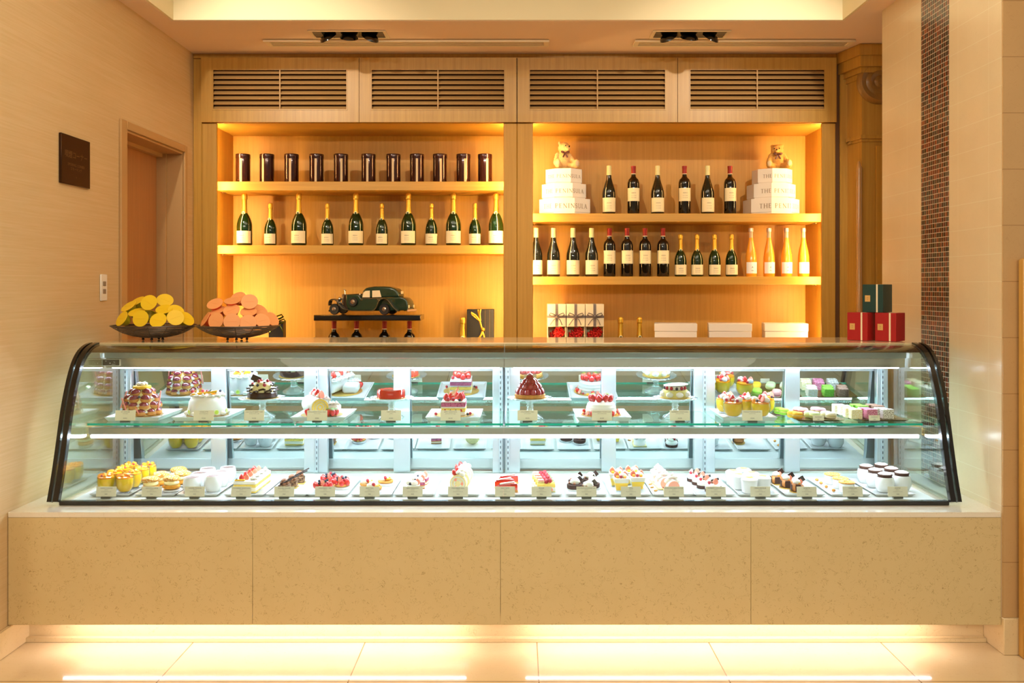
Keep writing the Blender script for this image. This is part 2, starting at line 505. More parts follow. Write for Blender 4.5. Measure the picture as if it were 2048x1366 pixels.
# wall plaque and switch
t = thing('wall_plaque', 'dark bronze plaque with faint Japanese lettering on left wall', 'sign', (XL, 3.928, 1.94))
mb = MB(); mb.box(0.0005, .012, -.128, .128, -.106, .106, .002); mb.build('plate', BRONZE, t)
LETB = mat('plaque lettering', '#7a5c3c', .4, .6)
for s, z, body in ((.034, .022, '喫煙コーナー'), (.017, -.028, 'SMOKING CORNER\nスモーキング'), (.012, -.07, '→')):
    me = text_mesh(body, s, LETB)
    link('lettering', me, t, (.0124, .0, z), (PI / 2, 0, PI / 2))
t = thing('light_switch', 'slim white wall switch plate beside the door casing', 'switch', (XL, 4.203, 1.39))
mb = MB(); mb.box(0.0005, .008, -.032, .032, -.062, .062, .003); mb.build('plate', WHITE, t)
for z in (.018, -.018):
    mb = MB(); mb.box(.008, .0105, -.014, .014, z - .011, z + .011, .001); mb.build('button', mat('switch grey', '#8d7c6c', .4), t)

# ------------------------------------------------------------------ shelving units behind the counter
YF = 5.37; YB = 5.84
def wood_box(root, name, x0, x1, y0, y1, z0, z1, m=WOOD, bev=.002):
    a = MB(); a.box(x0, x1, y0, y1, z0, z1, bev); return a.build(name, m, root)
PINM = mat('shelf pin steel', '#b8a070', .3, .9)
def unit(x0, x1, ox0, ox1, ix0, ix1, shelves, doors, lab):
    """x0..x1 outer, ox: stile opening, ix: inner side faces"""
    t = thing('shelving_unit', lab, 'shelving unit', ((x0 + x1) / 2, YF, 0), 0)
    c = (x0 + x1) / 2
    def bx(n, a0, a1, y0, y1, z0, z1, m=WOOD): return wood_box(t, n, a0 - c, a1 - c, y0 - YF, y1 - YF, z0, z1, m)
    bx('back_panel', ix0, ix1, YB, YB + .02, .88, 2.39)
    bx('side_panel', ix0 - .018, ix0, YF + .021, YB + .02, .0, 2.75); bx('side_panel', ix1, ix1 + .018, YF + .021, YB + .02, .0, 2.75)
    bx('stile', x0, ox0, YF, YF + .02, .88, 2.369, WOODD if x0 < -1 else WOOD); bx('stile', ox1, x1, YF, YF + .02, .88, 2.369, WOODD if x1 > 1 else WOOD)
    bx('top_panel', ix0, ix1, YF + .021, YB, 2.371, 2.391, WOODH)
    bx('countertop', x0 + .002, x1 - .002, YF - .06, YB, .85, .879, WOODH)
    bx('base_cabinet', x0 + .002, x1 - .002, YF, YB, .0, .849)
    for zt, zb in shelves:
        s = bx('shelf', ix0 + .001, ix1 - .001, 5.52, YB - .001, zb, zt, WOODH)
        for xx in (ix0 + .012, ix1 - .012):
            p = MB(); p.tube([(xx - c, 5.60 - YF, zb - .003), (xx - c, 5.66 - YF, zb - .003)], .004, 8); p.build('shelf_pin', PINM, s)
    for dx0, dx1 in doors:
        cc = (dx0 + dx1) / 2 - c; hw = (dx1 - dx0) / 2 - .0015; zb, zt = 2.372, 2.755
        lx0, lx1 = -hw + .068, hw - .068; lz0, lz1 = wz(222, YF), wz(140, YF)
        y0, y1 = -.022, -.001
        d = MB().ring(-hw, hw, zb, zt, lx0, lx1, lz0, lz1, y0, y1).build('louvred_door', WOODD, t, loc=(cc, 0, 0))
        a = MB(); a.ring(lx0, lx1, lz0, lz1, lx0 + .006, lx1 - .006, lz0 + .006, lz1 - .006, -.0245, -.0225); a.build('louvre_bead', WOODD, d)
        n = 8
        for k in range(n):
            z = lz0 + (k + .5) * (lz1 - lz0) / n
            M = Matrix.Translation((0, -.008, z)) @ Matrix.Rotation(R(38), 4, 'X')
            a = MB(); a.box(lx0, lx1, -.017, .017, -.0028, .0028, .0012, M=M); a.build('louvre_slat', SLAT, d)
        a = MB(); a.box(-.004, .004, -.024, -.019, lz0, lz1, .001); a.build('centre_bar', SLAT, d)
        a = MB(); a.box(lx0, lx1, .012, .014, lz0, lz1); a.build('backing', mat('louvre shade', '#5a3c18', .8), d)
    return t
XM = wx(1034, YF)
LX0 = wx(404, YF); RX1 = wx(1671, YF)
unit(LX0, XM - .001, wx(433.5, YF), wx(1007, YF), -1.849, -.040, [(2.039, 1.984), (1.648, 1.596)],
     [(LX0, wx(719.5, YF)), (wx(719.5, YF), XM - .001)], 'oak shelving unit with louvred doors holding tins and champagne, on left')
unit(XM + .001, RX1, wx(1066, YF), wx(1643.5, YF), .045, 1.866, [(1.843, 1.792), (1.456, 1.406)],
     [(XM + .001, wx(1354, YF)), (wx(1354, YF), RX1)], 'oak shelving unit with louvred doors holding cake boxes and wine, on right')
# hidden vertical light strips behind the stiles
def strip(x, lab):
    t = thing('light_strip', lab, 'light', (x, 5.402, .9), 0, 'vertical light strips behind the stiles')
    a = MB(); a.box(-.007, .007, -.009, 0, 0, 1.46, .001); a.build('channel', STEEL2, t)
    a = MB(); a.box(-.006, .006, .0005, .004, .005, 1.455, .001); a.build('lens', LAMPA, t)
strip(-1.824, 'vertical light strip at the far left edge of the left shelves')
strip(-.064, 'vertical light strip at the right edge of the left shelves')
strip(.067, 'vertical light strip at the left edge of the right shelves')
strip(1.842, 'vertical light strip at the far right edge of the right shelves')
# trims around the units
mb = MB(); mb.box(XL + .001, RX1 + .03, YF + .001, YF + .03, 2.757, ZC - .001, .002); struct('trim_5', mb, WOODD)
mb = MB(); mb.box(XL + .001, LX0 - .002, YF + .004, YF + .03, 0, 2.755, .002); struct('trim_6', mb, WOODD)
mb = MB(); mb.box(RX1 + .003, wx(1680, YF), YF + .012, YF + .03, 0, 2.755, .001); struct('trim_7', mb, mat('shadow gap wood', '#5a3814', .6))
mb = MB(); mb.box(wx(1680, YF), wx(1703, YF), YF - .004, YF + .03, 0, 2.76, .003); struct('trim_8', mb, WOODD)

# carved pilaster at the far right
t = thing('carved_pilaster', 'oak pilaster with round rosette and cornice behind the tiled pier', 'pilaster', (2.2, 5.3, 0))
PX = wx(1703, 5.3)
def loc2(p): return [(a - 2.2, b - 5.3) for a, b in p]
body = [(PX, 5.34), (PX + .03, 5.22), (2.75, 5.22), (2.75, 5.8), (PX, 5.8)]
mb = MB(); mb.prism(loc2(body), 0, 2.66, 'z'); mb.build('body', WOODD, t)
mb = MB()
for k, (e, z0, z1) in enumerate(((.012, 2.60, 2.63), (.03, 2.63, 2.66), (.06, 2.66, 2.72), (.078, 2.72, ZC - .003))):
    mb.prism(loc2([(PX - e * .8, 5.36), (PX + .03 - e * .5, 5.22 - e), (2.75, 5.22 - e), (2.75, 5.5), (PX - e * .8, 5.5)]), z0, z1, 'z')
mb.build('cornice', WOODD, t)
mb = MB()
M = Matrix.Translation((2.092 - 2.2, 5.2195 - 5.3, 2.58)) @ Matrix.Rotation(PI / 2, 4, 'X')
mb.lathe([(0, .034), (.018, .036), (.024, .028), (.034, .022), (.048, .03), (.06, .034), (.066, .024), (.08, .018), (.098, .026), (.108, .03), (.118, .022), (.127, .01), (.13, 0)], 48, M=M)
mb.build('rosette', streak_mat('rosette oak', '#8a6228', '#9c7234', (50, 50, 3), .35, .3, .03), t)
mb = MB()
for e, z0, z1 in ((.01, 2.235, 2.25), (.024, 2.25, 2.272)):
    mb.prism(loc2([(PX - e * .6, 5.35), (PX + .03 - e * .6, 5.22 - e), (2.75, 5.22 - e), (2.75, 5.3), (PX - e * .6, 5.3)]), z0, z1, 'z')
mb.build('ledge', WOODD, t)
mb = MB(); mb.tube([(wx(1719, 5.2) - 2.2, 5.205 - 5.3, .9), (wx(1719, 5.2) - 2.2, 5.205 - 5.3, 2.08), (wx(1719, 5.2) - 2.2, 5.212 - 5.3, 2.12)], [.016, .016, .006], 16)
mb.build('half_column', streak_mat('polished oak', '#b08048', '#c8955a', (60, 60, 2), .2, .6, .02), t)
mb = MB(); mb.box(wx(1753, 5.2) - 2.2, 2.7 - 2.2, 5.205 - 5.3, 5.2195 - 5.3, .2, 2.21, .003); mb.build('panel', WOOD, t)

# panelled oak piece at the right edge of the frame
t = thing('panelled_cupboard', 'golden oak panelled cupboard side standing against the pier front', 'cupboard', (2.1, 3.39, 0))
GOAK = streak_mat('golden oak', '#c08a34', '#d09c48', (60, 60, 2.0), .3, .3, .03)
mb = MB(); mb.box(1.889 - 2.1, 2.5 - 2.1, -.03, .011, 0.0, 1.5, .006); mb.build('body', GOAK, t)
mb = MB()
mb.box(1.906 - 2.1, 1.916 - 2.1, -.038, -.03, .18, 1.45, .003); mb.box(1.916 - 2.1, 2.4 - 2.1, -.038, -.03, 1.44, 1.45, .003); mb.box(1.916 - 2.1, 2.4 - 2.1, -.038, -.03, .18, .19, .003)
mb.build('panel_moulding', GOAK, t)

# ------------------------------------------------------------------ marble counter
t = thing('marble_counter', 'long beige marble plinth counter lit from beneath, under the display case', 'counter', (0, 3.42, 0))
y0 = 3.42
cuts = [-1.9385, wx(505, y0), wx(1001, y0), wx(1502, y0), XR - .0005]
for a, b in zip(cuts, cuts[1:]):
    m_ = MB(); m_.box(a + .0006, b - .0006, 0, .03, .109, .5165, .0008); m_.build('front_panel', STONE, t)
mb = MB(); mb.box(-1.9385, XR - .0005, 0, .92, .517, .537, .0012); mb.build('top_slab', stone_mat('case lit polished stone', '#f2e8d4', '#f6ecda', '#c8b08c', .07, 1.0, veins=.5), t)  # painted paler than the front panels for the case light falling on it
mb = MB(); mb.box(-1.9385, XR - .0005, .13, .15, .0, .5165); mb.build('kick_plate', KICKS, t)
mb = MB(); mb.box(-1.9385, XR - .0005, .105, .1295, .0, .018, .002); mb.build('plinth_strip', KICKS, t)
mb = MB(); mb.box(-1.9385, XR - .0005, .16, .90, .0, .5165); mb.build('carcass', KICKS, t)
mb = MB(); mb.box(-1.9385, XR - .0005, .031, .129, .135, .15); mb.build('soffit_board', mat('soffit white', '#efe6d4', .7), t)
for a, b in ((-1.76, -.20), (.03, 1.60)):
    mb = MB(); mb.box(a, b, .045, .07, .118, .1345, .003); mb.build('kick_light', LAMPK, t)

# ------------------------------------------------------------------ refrigerated display case
CT = thing('display_case', 'long curved glass refrigerated pastry display case on the marble counter', 'display case', (0, 3.9, .54))
def C(x, y, z): return (x, y - 3.9, z - .54)
PROF = [(3.52, .552), (3.555, .65), (3.59, .77), (3.625, .895), (3.66, .985), (3.69, 1.045), (3.722, 1.09), (3.766, 1.125), (3.82, 1.145), (3.868, 1.151)]
CX0, CX1 = -1.842, 1.735
def offset(P, d):
    out = []
    for i, p in enumerate(P):
        a = P[max(0, i - 1)]; b = P[min(len(P) - 1, i + 1)]
        tx, tz = b[0] - a[0], b[1] - a[1]; l = math.hypot(tx, tz)
        out.append((p[0] + tz / l * d, p[1] - tx / l * d))
    return out
def smooth(P, n=4):
    out = []
    for i in range(len(P) - 1):
        p0 = P[max(0, i - 1)]; p1 = P[i]; p2 = P[i + 1]; p3 = P[min(len(P) - 1, i + 2)]
        for k in range(n):
            u = k / n
            out.append(tuple(.5 * (2 * p1[a] + (p2[a] - p0[a]) * u + (2 * p0[a] - 5 * p1[a] + 4 * p2[a] - p3[a]) * u * u + (3 * p1[a] - p0[a] - 3 * p2[a] + p3[a]) * u ** 3) for a in (0, 1)))
    return out + [P[-1]]
PS = smooth(PROF)
def sheet(x0, x1, d0, d1):
    A = offset(PS, d0); B = offset(PS, d1)
    poly = [C(0, *p)[1:] for p in A] + [C(0, *p)[1:] for p in reversed(B)]
    return MB().prism(poly, x0, x1, 'x')
for a, b in ((-1.797, wx(1007, 3.66)), (wx(1009, 3.66), 1.688)):
    o = sheet(a, b, 0, .006).build('curved_glass', GLASS, CT)
    A = offset(PS, .0062)[-9:]; B = offset(PS, .0075)[-9:]
    MB().prism([C(0, *p)[1:] for p in A] + [C(0, *p)[1:] for p in reversed(B)], a, b, 'x').build('printed_band', mat('brown printed band', '#2e2014', .1, coat=.8), o)
for a, b in ((CX0, CX0 + .0135), (CX0 + .023, CX0 + .043), (CX1 - .0135, CX1), (CX1 - .043, CX1 - .023)):
    sheet(a, b, -.004, .02).build('edge_trim', TRIMM, CT)
for x in (CX0 + .031, CX1 - .037):
    pts = offset(PS, .02); poly = [C(0, *p)[1:] for p in pts] + [C(0, 4.26, 1.138)[1:], C(0, 4.26, .545)[1:]]
    MB().prism(poly, x, x + .006, 'x').build('end_glass', EGLASS, CT)
mb = MB(); mb.box(*[-1.798, 1.69], 3.524 - 3.9, 3.55 - 3.9, -.003 + .0005, .0145, .002); mb.build('bottom_rail', TRIMM, CT)
mb = MB(); mb.box(-1.80, 1.69, 3.869 - 3.9, 4.29 - 3.9, 1.137 - .54, 1.153 - .54, .003); mb.build('top_board', CASETOP, CT)
mb = MB(); mb.box(-1.775, 1.667, 3.575 - 3.9, 4.09 - 3.9, -.001, .006, .001); mb.build('deck', DECK, CT)
mb = MB(); mb.box(-1.775, 1.667, 3.566 - 3.9, 3.5745 - 3.9, -.001, .0085, .001); mb.build('deck_lip', STEEL, CT)
# canopy with the lamp
mb = MB(); mb.box(-1.80, 1.69, 3.93 - 3.9, 3.936 - 3.9, 1.041 - .54, 1.082 - .54, .001); mb.build('canopy_fascia', mat('canopy steel', '#cfcdc2', .22, .8), CT)
mb = MB(); mb.box(-1.80, 1.69, 3.915 - 3.9, 3.925 - 3.9, 1.0825 - .54, 1.108 - .54, .002); mb.build('canopy_rail', mat('canopy rail', '#b9c6c8', .3, .6), CT)
mb = MB(); mb.box(-1.80, 1.69, 3.926 - 3.9, 4.26 - 3.9, 1.1085 - .54, 1.136 - .54); mb.build('canopy_housing', STEEL2, CT)
mb = MB()
for a, b in ((-1.78, -.08), (-.02, 1.67)): mb.box(a, b, 3.94 - 3.9, 3.975 - 3.9, 1.036 - .54, 1.047 - .54, .004)
mb.build('canopy_lamp', LAMPW, CT)
for a, b in ((-1.78, -.08), (-.02, 1.67)): MB().box(a, b, 3.938 - 3.9, 3.98 - 3.9, 1.0475 - .54, 1.06 - .54, .001).build('lamp_tray', STEEL2, CT)
# control plate
o = MB().box(wx(203, 3.925), wx(240, 3.925), 3.9235 - 3.9, 3.9295 - 3.9, 1.049 - .54, 1.078 - .54, .001).build('control_plate', mat('plate grey', '#d8d4c8', .4), CT)
o2 = MB().box(wx(205, 3.92), wx(238, 3.92), 3.9222 - 3.9, 3.9234 - 3.9, 1.0515 - .54, 1.0755 - .54).build('plate_face', mat('plate dark', '#4c463c', .4), o)
for dx, dz, s, b in ((-.0225, .006, .007, '15'), (-.004, -.003, .006, '■'), (.014, .001, .008, '°C'), (.012, -.008, .004, 'DEFROST')):
    link('lettering', text_mesh(b, s, mat('plate ink', '#e4e0d0', .5)), o, (wx(221.5, 3.92) + dx, 3.9219 - 3.9, 1.0635 - .54 + dz), (PI / 2, 0, 0))

# glass shelf in four panes, each with its brackets
SZ = .829
joints = [-1.785, wx(590, 3.72), -.058, wx(1440, 3.72), 1.677]
for a, b in zip(joints, joints[1:]):
    o = MB().box(a + .004, b - .004, 3.722 - 3.9, 4.085 - 3.9, SZ - .0085 - .54, SZ - .54).build('glass_shelf', SGLASS, CT)
    MB().box(a + .004, b - .004, 3.7205 - 3.9, 3.7218 - 3.9, SZ - .0088 - .54, SZ + .0002 - .54).build('polished_edge', TEAL, o)
for x in joints[1:-1]:
    MB().box(x - .012, x + .012, 3.725 - 3.9, 3.76 - 3.9, SZ - .0145 - .54, SZ - .009 - .54, .001).build('shelf_clip', STEEL, CT)
o = MB().box(-1.797, 1.689, 3.765 - 3.9, 3.80 - 3.9, .7745 - .54, .804 - .54, .002).build('shelf_lamp_housing', mat('lamp housing', '#b8b4a6', .3, .6), CT)
MB().box(-1.79, 1.68, 3.766 - 3.9, 3.798 - 3.9, .761 - .54, .774 - .54, .003).build('shelf_lamp_lens', LAMPC, o)

# rear frame with tilted mirror doors
YM = 4.10
def post(n, pa, pb, Y=YM, d=.03, m=STEEL, z0=.546, z1=1.105):
    return MB().box(wx(pa, Y), wx(pb, Y), Y - 3.9, Y + d - 3.9, z0 - .54, z1 - .54, .0015).build(n, m, CT)
for a, b in ((240, 262), (985, 1006), (1010, 1040), (1754, 1776)): post('corner_post', a, b)
for a, b in ((608, 655), (1388, 1430)): post('bay_post', a, b)
for a, b in ((422, 452), (787, 820), (1203, 1232), (1570, 1600)): post('door_stile', a, b, 4.121, .02)
# slotted standards
for pc in (633, 1001, 1016, 1410, 250, 1766):
    o = MB().box(wx(pc, 4.09) - .007, wx(pc, 4.09) + .007, 4.092 - 3.9, 4.0995 - 3.9, .548 - .54, 1.10 - .54, .001).build('slotted_standard', STEEL2, CT)
    mb = MB()
    for k in range(22):
        z = .56 + k * .0245
        mb.box(wx(pc, 4.09) - .0018, wx(pc, 4.09) + .0018, 4.0912 - 3.9, 4.0922 - 3.9, z - .54, z + .012 - .54)
    mb.build('slot', STEELD, o)
bays = [(262, 422), (452, 608), (655, 787), (820, 985), (1040, 1203), (1232, 1388), (1430, 1570), (1600, 1754)]
TILT = R(5.0)
for k, (a, b) in enumerate(bays):
    x0, x1 = wx(a, 4.13), wx(b, 4.13)
    M = Matrix.Translation(C((x0 + x1) / 2, 4.128 + (.006 if k % 2 else 0), 1.09)) @ Matrix.Rotation(TILT, 4, 'X')
    hw = (x1 - x0) / 2 + .006; H = -.54
    d = MB().box(-hw, hw, .0, .012, -.085, 0, .001, M=M).build('sliding_door', STEEL, CT)
    MB().box(-hw, hw, .0, .012, H, H + .045, .001, M=M).build('bottom_rail', STEEL, d)
    MB().box(-hw, hw, .003, .008, H + .045, -.085, 0, M=M).build('mirror_pane', MIRROR, d)
mb = MB(); mb.box(-1.80, 1.69, 4.20 - 3.9, 4.22 - 3.9, .54 - .5395, 1.108 - .54); mb.build('rear_cladding', STEEL2, CT)
# ------------------------------------------------------------------ bottles
GRN = mat('green bottle glass', '#0b2a08', .05, coat=.5, trans=.35, spec=.6)
DGRN = mat('dark olive glass', '#12130a', .05, coat=.5, spec=.6)
BRDX = mat('dark wine glass', '#0a0806', .05, coat=.5, spec=.6)
GOLDF = mat('champagne foil', '#d8a838', .35, .75, bump=.4, bs=350)
LABEL = mat('cream label', '#f0dcae', .6)
LABINK = mat('label ink', '#8c7450', .6)
REDF = mat('red capsule', '#8c1a10', .35, .2)
CREAMF = mat('cream capsule', '#d8cc8e', .45)
def ring_text(me, r, rot=-PI / 2):
    for v in me.vertices:
        a = rot + v.co.x / r; z = v.co.y; d = r + v.co.z
        v.co = (d * math.cos(a), d * math.sin(a), z)
    return me
def lab_part(t, r, z0, z1, rot=-PI / 2, half=1.25, m=LABEL, name='label', ink=True, lines=None):
    a = MB(); n = 14; vs = []; fs = []
    for k in range(n + 1):
        q = rot - half + 2 * half * k / n
        for rr in (r + .0002, r + .0008):
            for z in (z0, z1): vs.append((rr * math.cos(q), rr * math.sin(q), z))
    for k in range(n):
        o = 4 * k; p = o + 4
        fs += [(o + 2, p + 2, p + 3, o + 3), (o, o + 1, p + 1, p), (o, p, p + 2, o + 2), (o + 1, o + 3, p + 3, p + 1)]
    fs += [(0, 2, 3, 1), (4 * n, 4 * n + 1, 4 * n + 3, 4 * n + 2)]
    a.add(vs, fs); L_ = a.build(name, m, t)
    if ink:
        h = z1 - z0
        for k, (s, dz) in enumerate(lines or ((.0075, .62), (.005, .42), (.005, .26))):
            me = text_mesh(('RÉSERVE', 'BRUT', 'CUVÉE')[k % 3] if s > .006 else 'mis en bouteille', s, LABINK, name='lettering')
            link('lettering', ring_text(me, r + .001, rot), L_, (0, 0, z0 + h * dz))
    return L_
def champagne(h, r, name='champagne_bottle'):
    t = thing(name, 'x', 'bottle')
    nk = h * .040
    b = MB(); b.lathe([(r * .5, .006), (r * .86, .0), (r, .008), (r, h * .37), (r * .97, h * .42), (r * .83, h * .50), (r * .60, h * .575), (h * .05, h * .63), (h * .045, h * .70), (h * .045, h * .72)], 28)
    b.build('glass', GRN, t)
    f = MB(); f.lathe([(h * .062, h * .60), (h * .052, h * .645), (h * .047, h * .72), (h * .043, h * .85), (h * .043, h * .875), (h * .052, h * .885), (h * .055, h * .905), (h * .052, h * .92), (h * .054, h * .945), (h * .052, h * .98), (h * .035, h), (0, h * 1.002)], 20)
    f.build('foil', GOLDF, t)
    s = MB(); M = Matrix.Translation((0, -h * .058, h * .62)) @ Matrix.Rotation(PI / 2 + .25, 4, 'X')
    s.lathe([(0, .003), (h * .026, .003), (h * .034, .002), (h * .034, 0)], 18, M=M); o = s.build('neck_medallion', mat('medallion', '#ece0b0', .5), t)
    s = MB(); M = Matrix.Translation((0, -h * .058 - .003, h * .62)) @ Matrix.Rotation(PI / 2 + .25, 4, 'X')
    s.lathe([(0, .0006), (h * .02, .0005), (h * .02, 0)], 16, M=M); s.build('crest', mat('crest green', '#4a5428', .5, .2), o)
    lab_part(t, r, h * .045, h * .278)
    return Multi(t)
def burgundy():
    h, r = .302, .041; t = thing('wine_bottle', 'x', 'bottle')
    b = MB(); b.lathe([(r * .5, .006), (r * .9, 0), (r, .006), (r, h * .42), (r * .96, h * .48), (r * .80, h * .56), (r * .58, h * .65), (r * .40, h * .74), (.0145, h * .80), (.0145, h * .84)], 28); b.build('glass', DGRN, t)
    f = MB(); f.lathe([(.0155, h * .805), (.0148, h * .9), (.0152, h * .975), (.0145, h), (0, h)], 18); f.build('capsule', CREAMF, t)
    lab_part(t, r, h * .045, h * .335); return Multi(t)
def bordeaux():
    h, r = .302, .0375; t = thing('wine_bottle', 'x', 'bottle')
    b = MB(); b.lathe([(r * .5, .006), (r * .92, 0), (r, .005), (r, h * .62), (r * .97, h * .66), (r * .82, h * .715), (r * .5, h * .755), (.0138, h * .79), (.0132, h * .86)], 28); b.build('glass', BRDX, t)
    f = MB(); f.lathe([(.0146, h * .838), (.0146, h * .94), (.0155, h * .955), (.0152, h * .995), (0, h)], 18); f.build('capsule', REDF, t)
    f = MB(); f.lathe([(.0147, h * .825), (.0150, h * .83), (.0148, h * .8375)], 18, cap=False); f.build('neck_band', LABEL, t)
    lab_part(t, r, h * .265, h * .535); return Multi(t)
def juice():
    h, r = .302, .0345; t = thing('juice_bottle', 'x', 'bottle')
    b = MB(); b.lathe([(r * .5, .004), (r * .92, 0), (r, .005), (r, h * .30), (r * .96, h * .42), (r * .78, h * .55), (r * .55, h * .66), (.0135, h * .76), (.0125, h * .80)], 24); b.build('juice_body', mat('orange juice', '#f8a02c', .15, coat=.6, sss=.3), t)
    b = MB(); b.lathe([(.0126, h * .80), (.012, h * .93)], 18, cap=False); b.build('clear_neck', mat('frosted neck', '#e8c49a', .1, coat=.5, trans=.3), t)
    f = MB(); f.lathe([(.0145, h * .925), (.0148, h * .93), (.0148, h * .99), (.013, h), (0, h)], 18); f.build('cap', mat('silver cap', '#d8c8b8', .3, .8), t)
    L_ = lab_part(t, r, h * .065, h * .295, m=mat('white label', '#f4ece4', .6), ink=False, half=1.15)
    link('lettering', ring_text(text_mesh('A', .016, mat('dark ink', '#3a3028', .6)), r + .001), L_, (0, 0, h * .19))
    link('lettering', ring_text(text_mesh('果実', .007, mat('dark ink', '#3a3028', .6)), r + .001), L_, (0, 0, h * .12))
    return Multi(t)

YI = 5.60
BIG = champagne(.326, .047); SML = champagne(.264, .0375); BUR = burgundy(); BDX = bordeaux(); JUI = juice()
ordn = ['first', 'second', 'third', 'fourth', 'fifth', 'sixth', 'seventh', 'eighth', 'ninth', 'tenth', 'eleventh']
s1 = 1.6485
for k, p in enumerate((489, 598, 712, 817, 907, 992)):
    nb = ('nearest the left end of the shelf', 'under the third tin from left', 'below the sixth tin from left', 'below the eighth tin from left', 'below the gap beside the tenth tin', 'at the right end of the shelf')[k]
    BIG.put((wx(p, YI), YI, s1), RND.uniform(-.15, .15), 'tall green champagne bottle with gold foil, ' + nb, 'tall champagne bottles on the left unit')
for k, p in enumerate((541, 655, 764, 863, 950)):
    SML.put((wx(p, YI), YI, s1), RND.uniform(-.15, .15), 'short green champagne bottle, %s of the five short ones from left' % ordn[k], 'short champagne bottles on the left unit')
for k, p in enumerate((1218, 1315, 1415)):
    BUR.put((wx(p, YI), YI, 1.8435), RND.uniform(-.1, .1), 'sloping-shoulder wine bottle with cream capsule, upper shelf, %s of three' % ('left', 'middle', 'right')[k], 'cream capped wines on the upper right shelf')
for k, p in enumerate((1267, 1369, 1460)):
    BDX.put((wx(p, YI), YI, 1.8435), RND.uniform(-.1, .1), 'dark wine bottle with red capsule, upper shelf, %s of three' % ('left', 'middle', 'right')[k], 'red capped wines on the upper right shelf')
for k, p in enumerate((1072, 1107, 1146, 1183)):
    BUR.put((wx(p, YI), YI, 1.4565), RND.uniform(-.1, .1), 'sloping-shoulder wine bottle with cream capsule, lower shelf, %s from left' % ordn[k], 'cream capped wines on the lower right shelf')
for k, p in enumerate((1219, 1254, 1290, 1326)):
    BDX.put((wx(p, YI), YI, 1.4565), RND.uniform(-.1, .1), 'dark wine bottle with red capsule, lower shelf, %s of four from left' % ordn[k], 'red capped wines on the lower right shelf')
for k, p in enumerate((1361, 1394, 1429, 1463)):
    SML.put((wx(p, YI), YI, 1.4565), RND.uniform(-.1, .1), 'short green champagne bottle beside orange juices, %s of four from left' % ordn[k], 'short champagne bottles on the lower right shelf')
for k, p in enumerate((1502, 1538, 1573, 1607)):
    JUI.put((wx(p, YI), YI, 1.4565), RND.uniform(-.1, .1), 'clear bottle of orange juice with white label, %s of four from left' % ordn[k], 'orange juice bottles on the lower right shelf')
for k, p in enumerate((668, 713, 769, 819)):
    BDX.put((wx(p, YI), YI, .8797), 0, 'red capped wine bottle under the model car stand, %s from left' % ordn[k], 'wines under the model car stand')
o = BIG.put((wx(925, 5.52), 5.52, .8796), 0, 'gold foil champagne neck beside the black ribboned gift box', 'champagne on the back counter')
for k, p in enumerate((1241, 1279)):
    o = BIG.put((wx(p, YI), YI, .8795), 0, 'gold foil champagne neck between flower boxes and white boxes, %s one' % ('left', 'right')[k], 'champagne on the back counter')

# tins
TIN = mat('brown tin lacquer', '#3a1710', .14, .35, coat=.6)
t = thing('tea_tin', 'x', 'tin')
b = MB(); b.lathe([(.043, 0), (.044, .002), (.044, .15)], 32); b.build('can', TIN, t)
b = MB(); b.lathe([(.0445, .1505), (.0452, .152), (.0452, .174), (.044, .177), (0, .1775)], 32); b.build('lid', mat('tin lid lacquer', '#331410', .2, .3, coat=.4), t)
lab_part(t, .044, .0, .146, half=.15, m=mat('tin stripe', '#c8a878', .4), name='paper_stripe', ink=False)
TINS = Multi(t)
tl = ['at the left end of the top shelf', 'second from left', 'third from left', 'fourth from left', 'fifth from left', 'sixth from left, in the middle', 'seventh from left', 'fourth from right', 'third from right', 'second from right', 'at the right end of the top shelf']
for k, (p, a) in enumerate(zip((486, 534, 583, 633, 682, 737, 787, 834, 880, 927, 970), (0, -.3, .05, .1, .25, .0, .05, .1, .2, .3, .35))):
    TINS.put((wx(p, YI), YI, 2.0395), a, 'dark brown cylindrical tin with cream stripe, ' + tl[k], 'brown tins on the top left shelf')

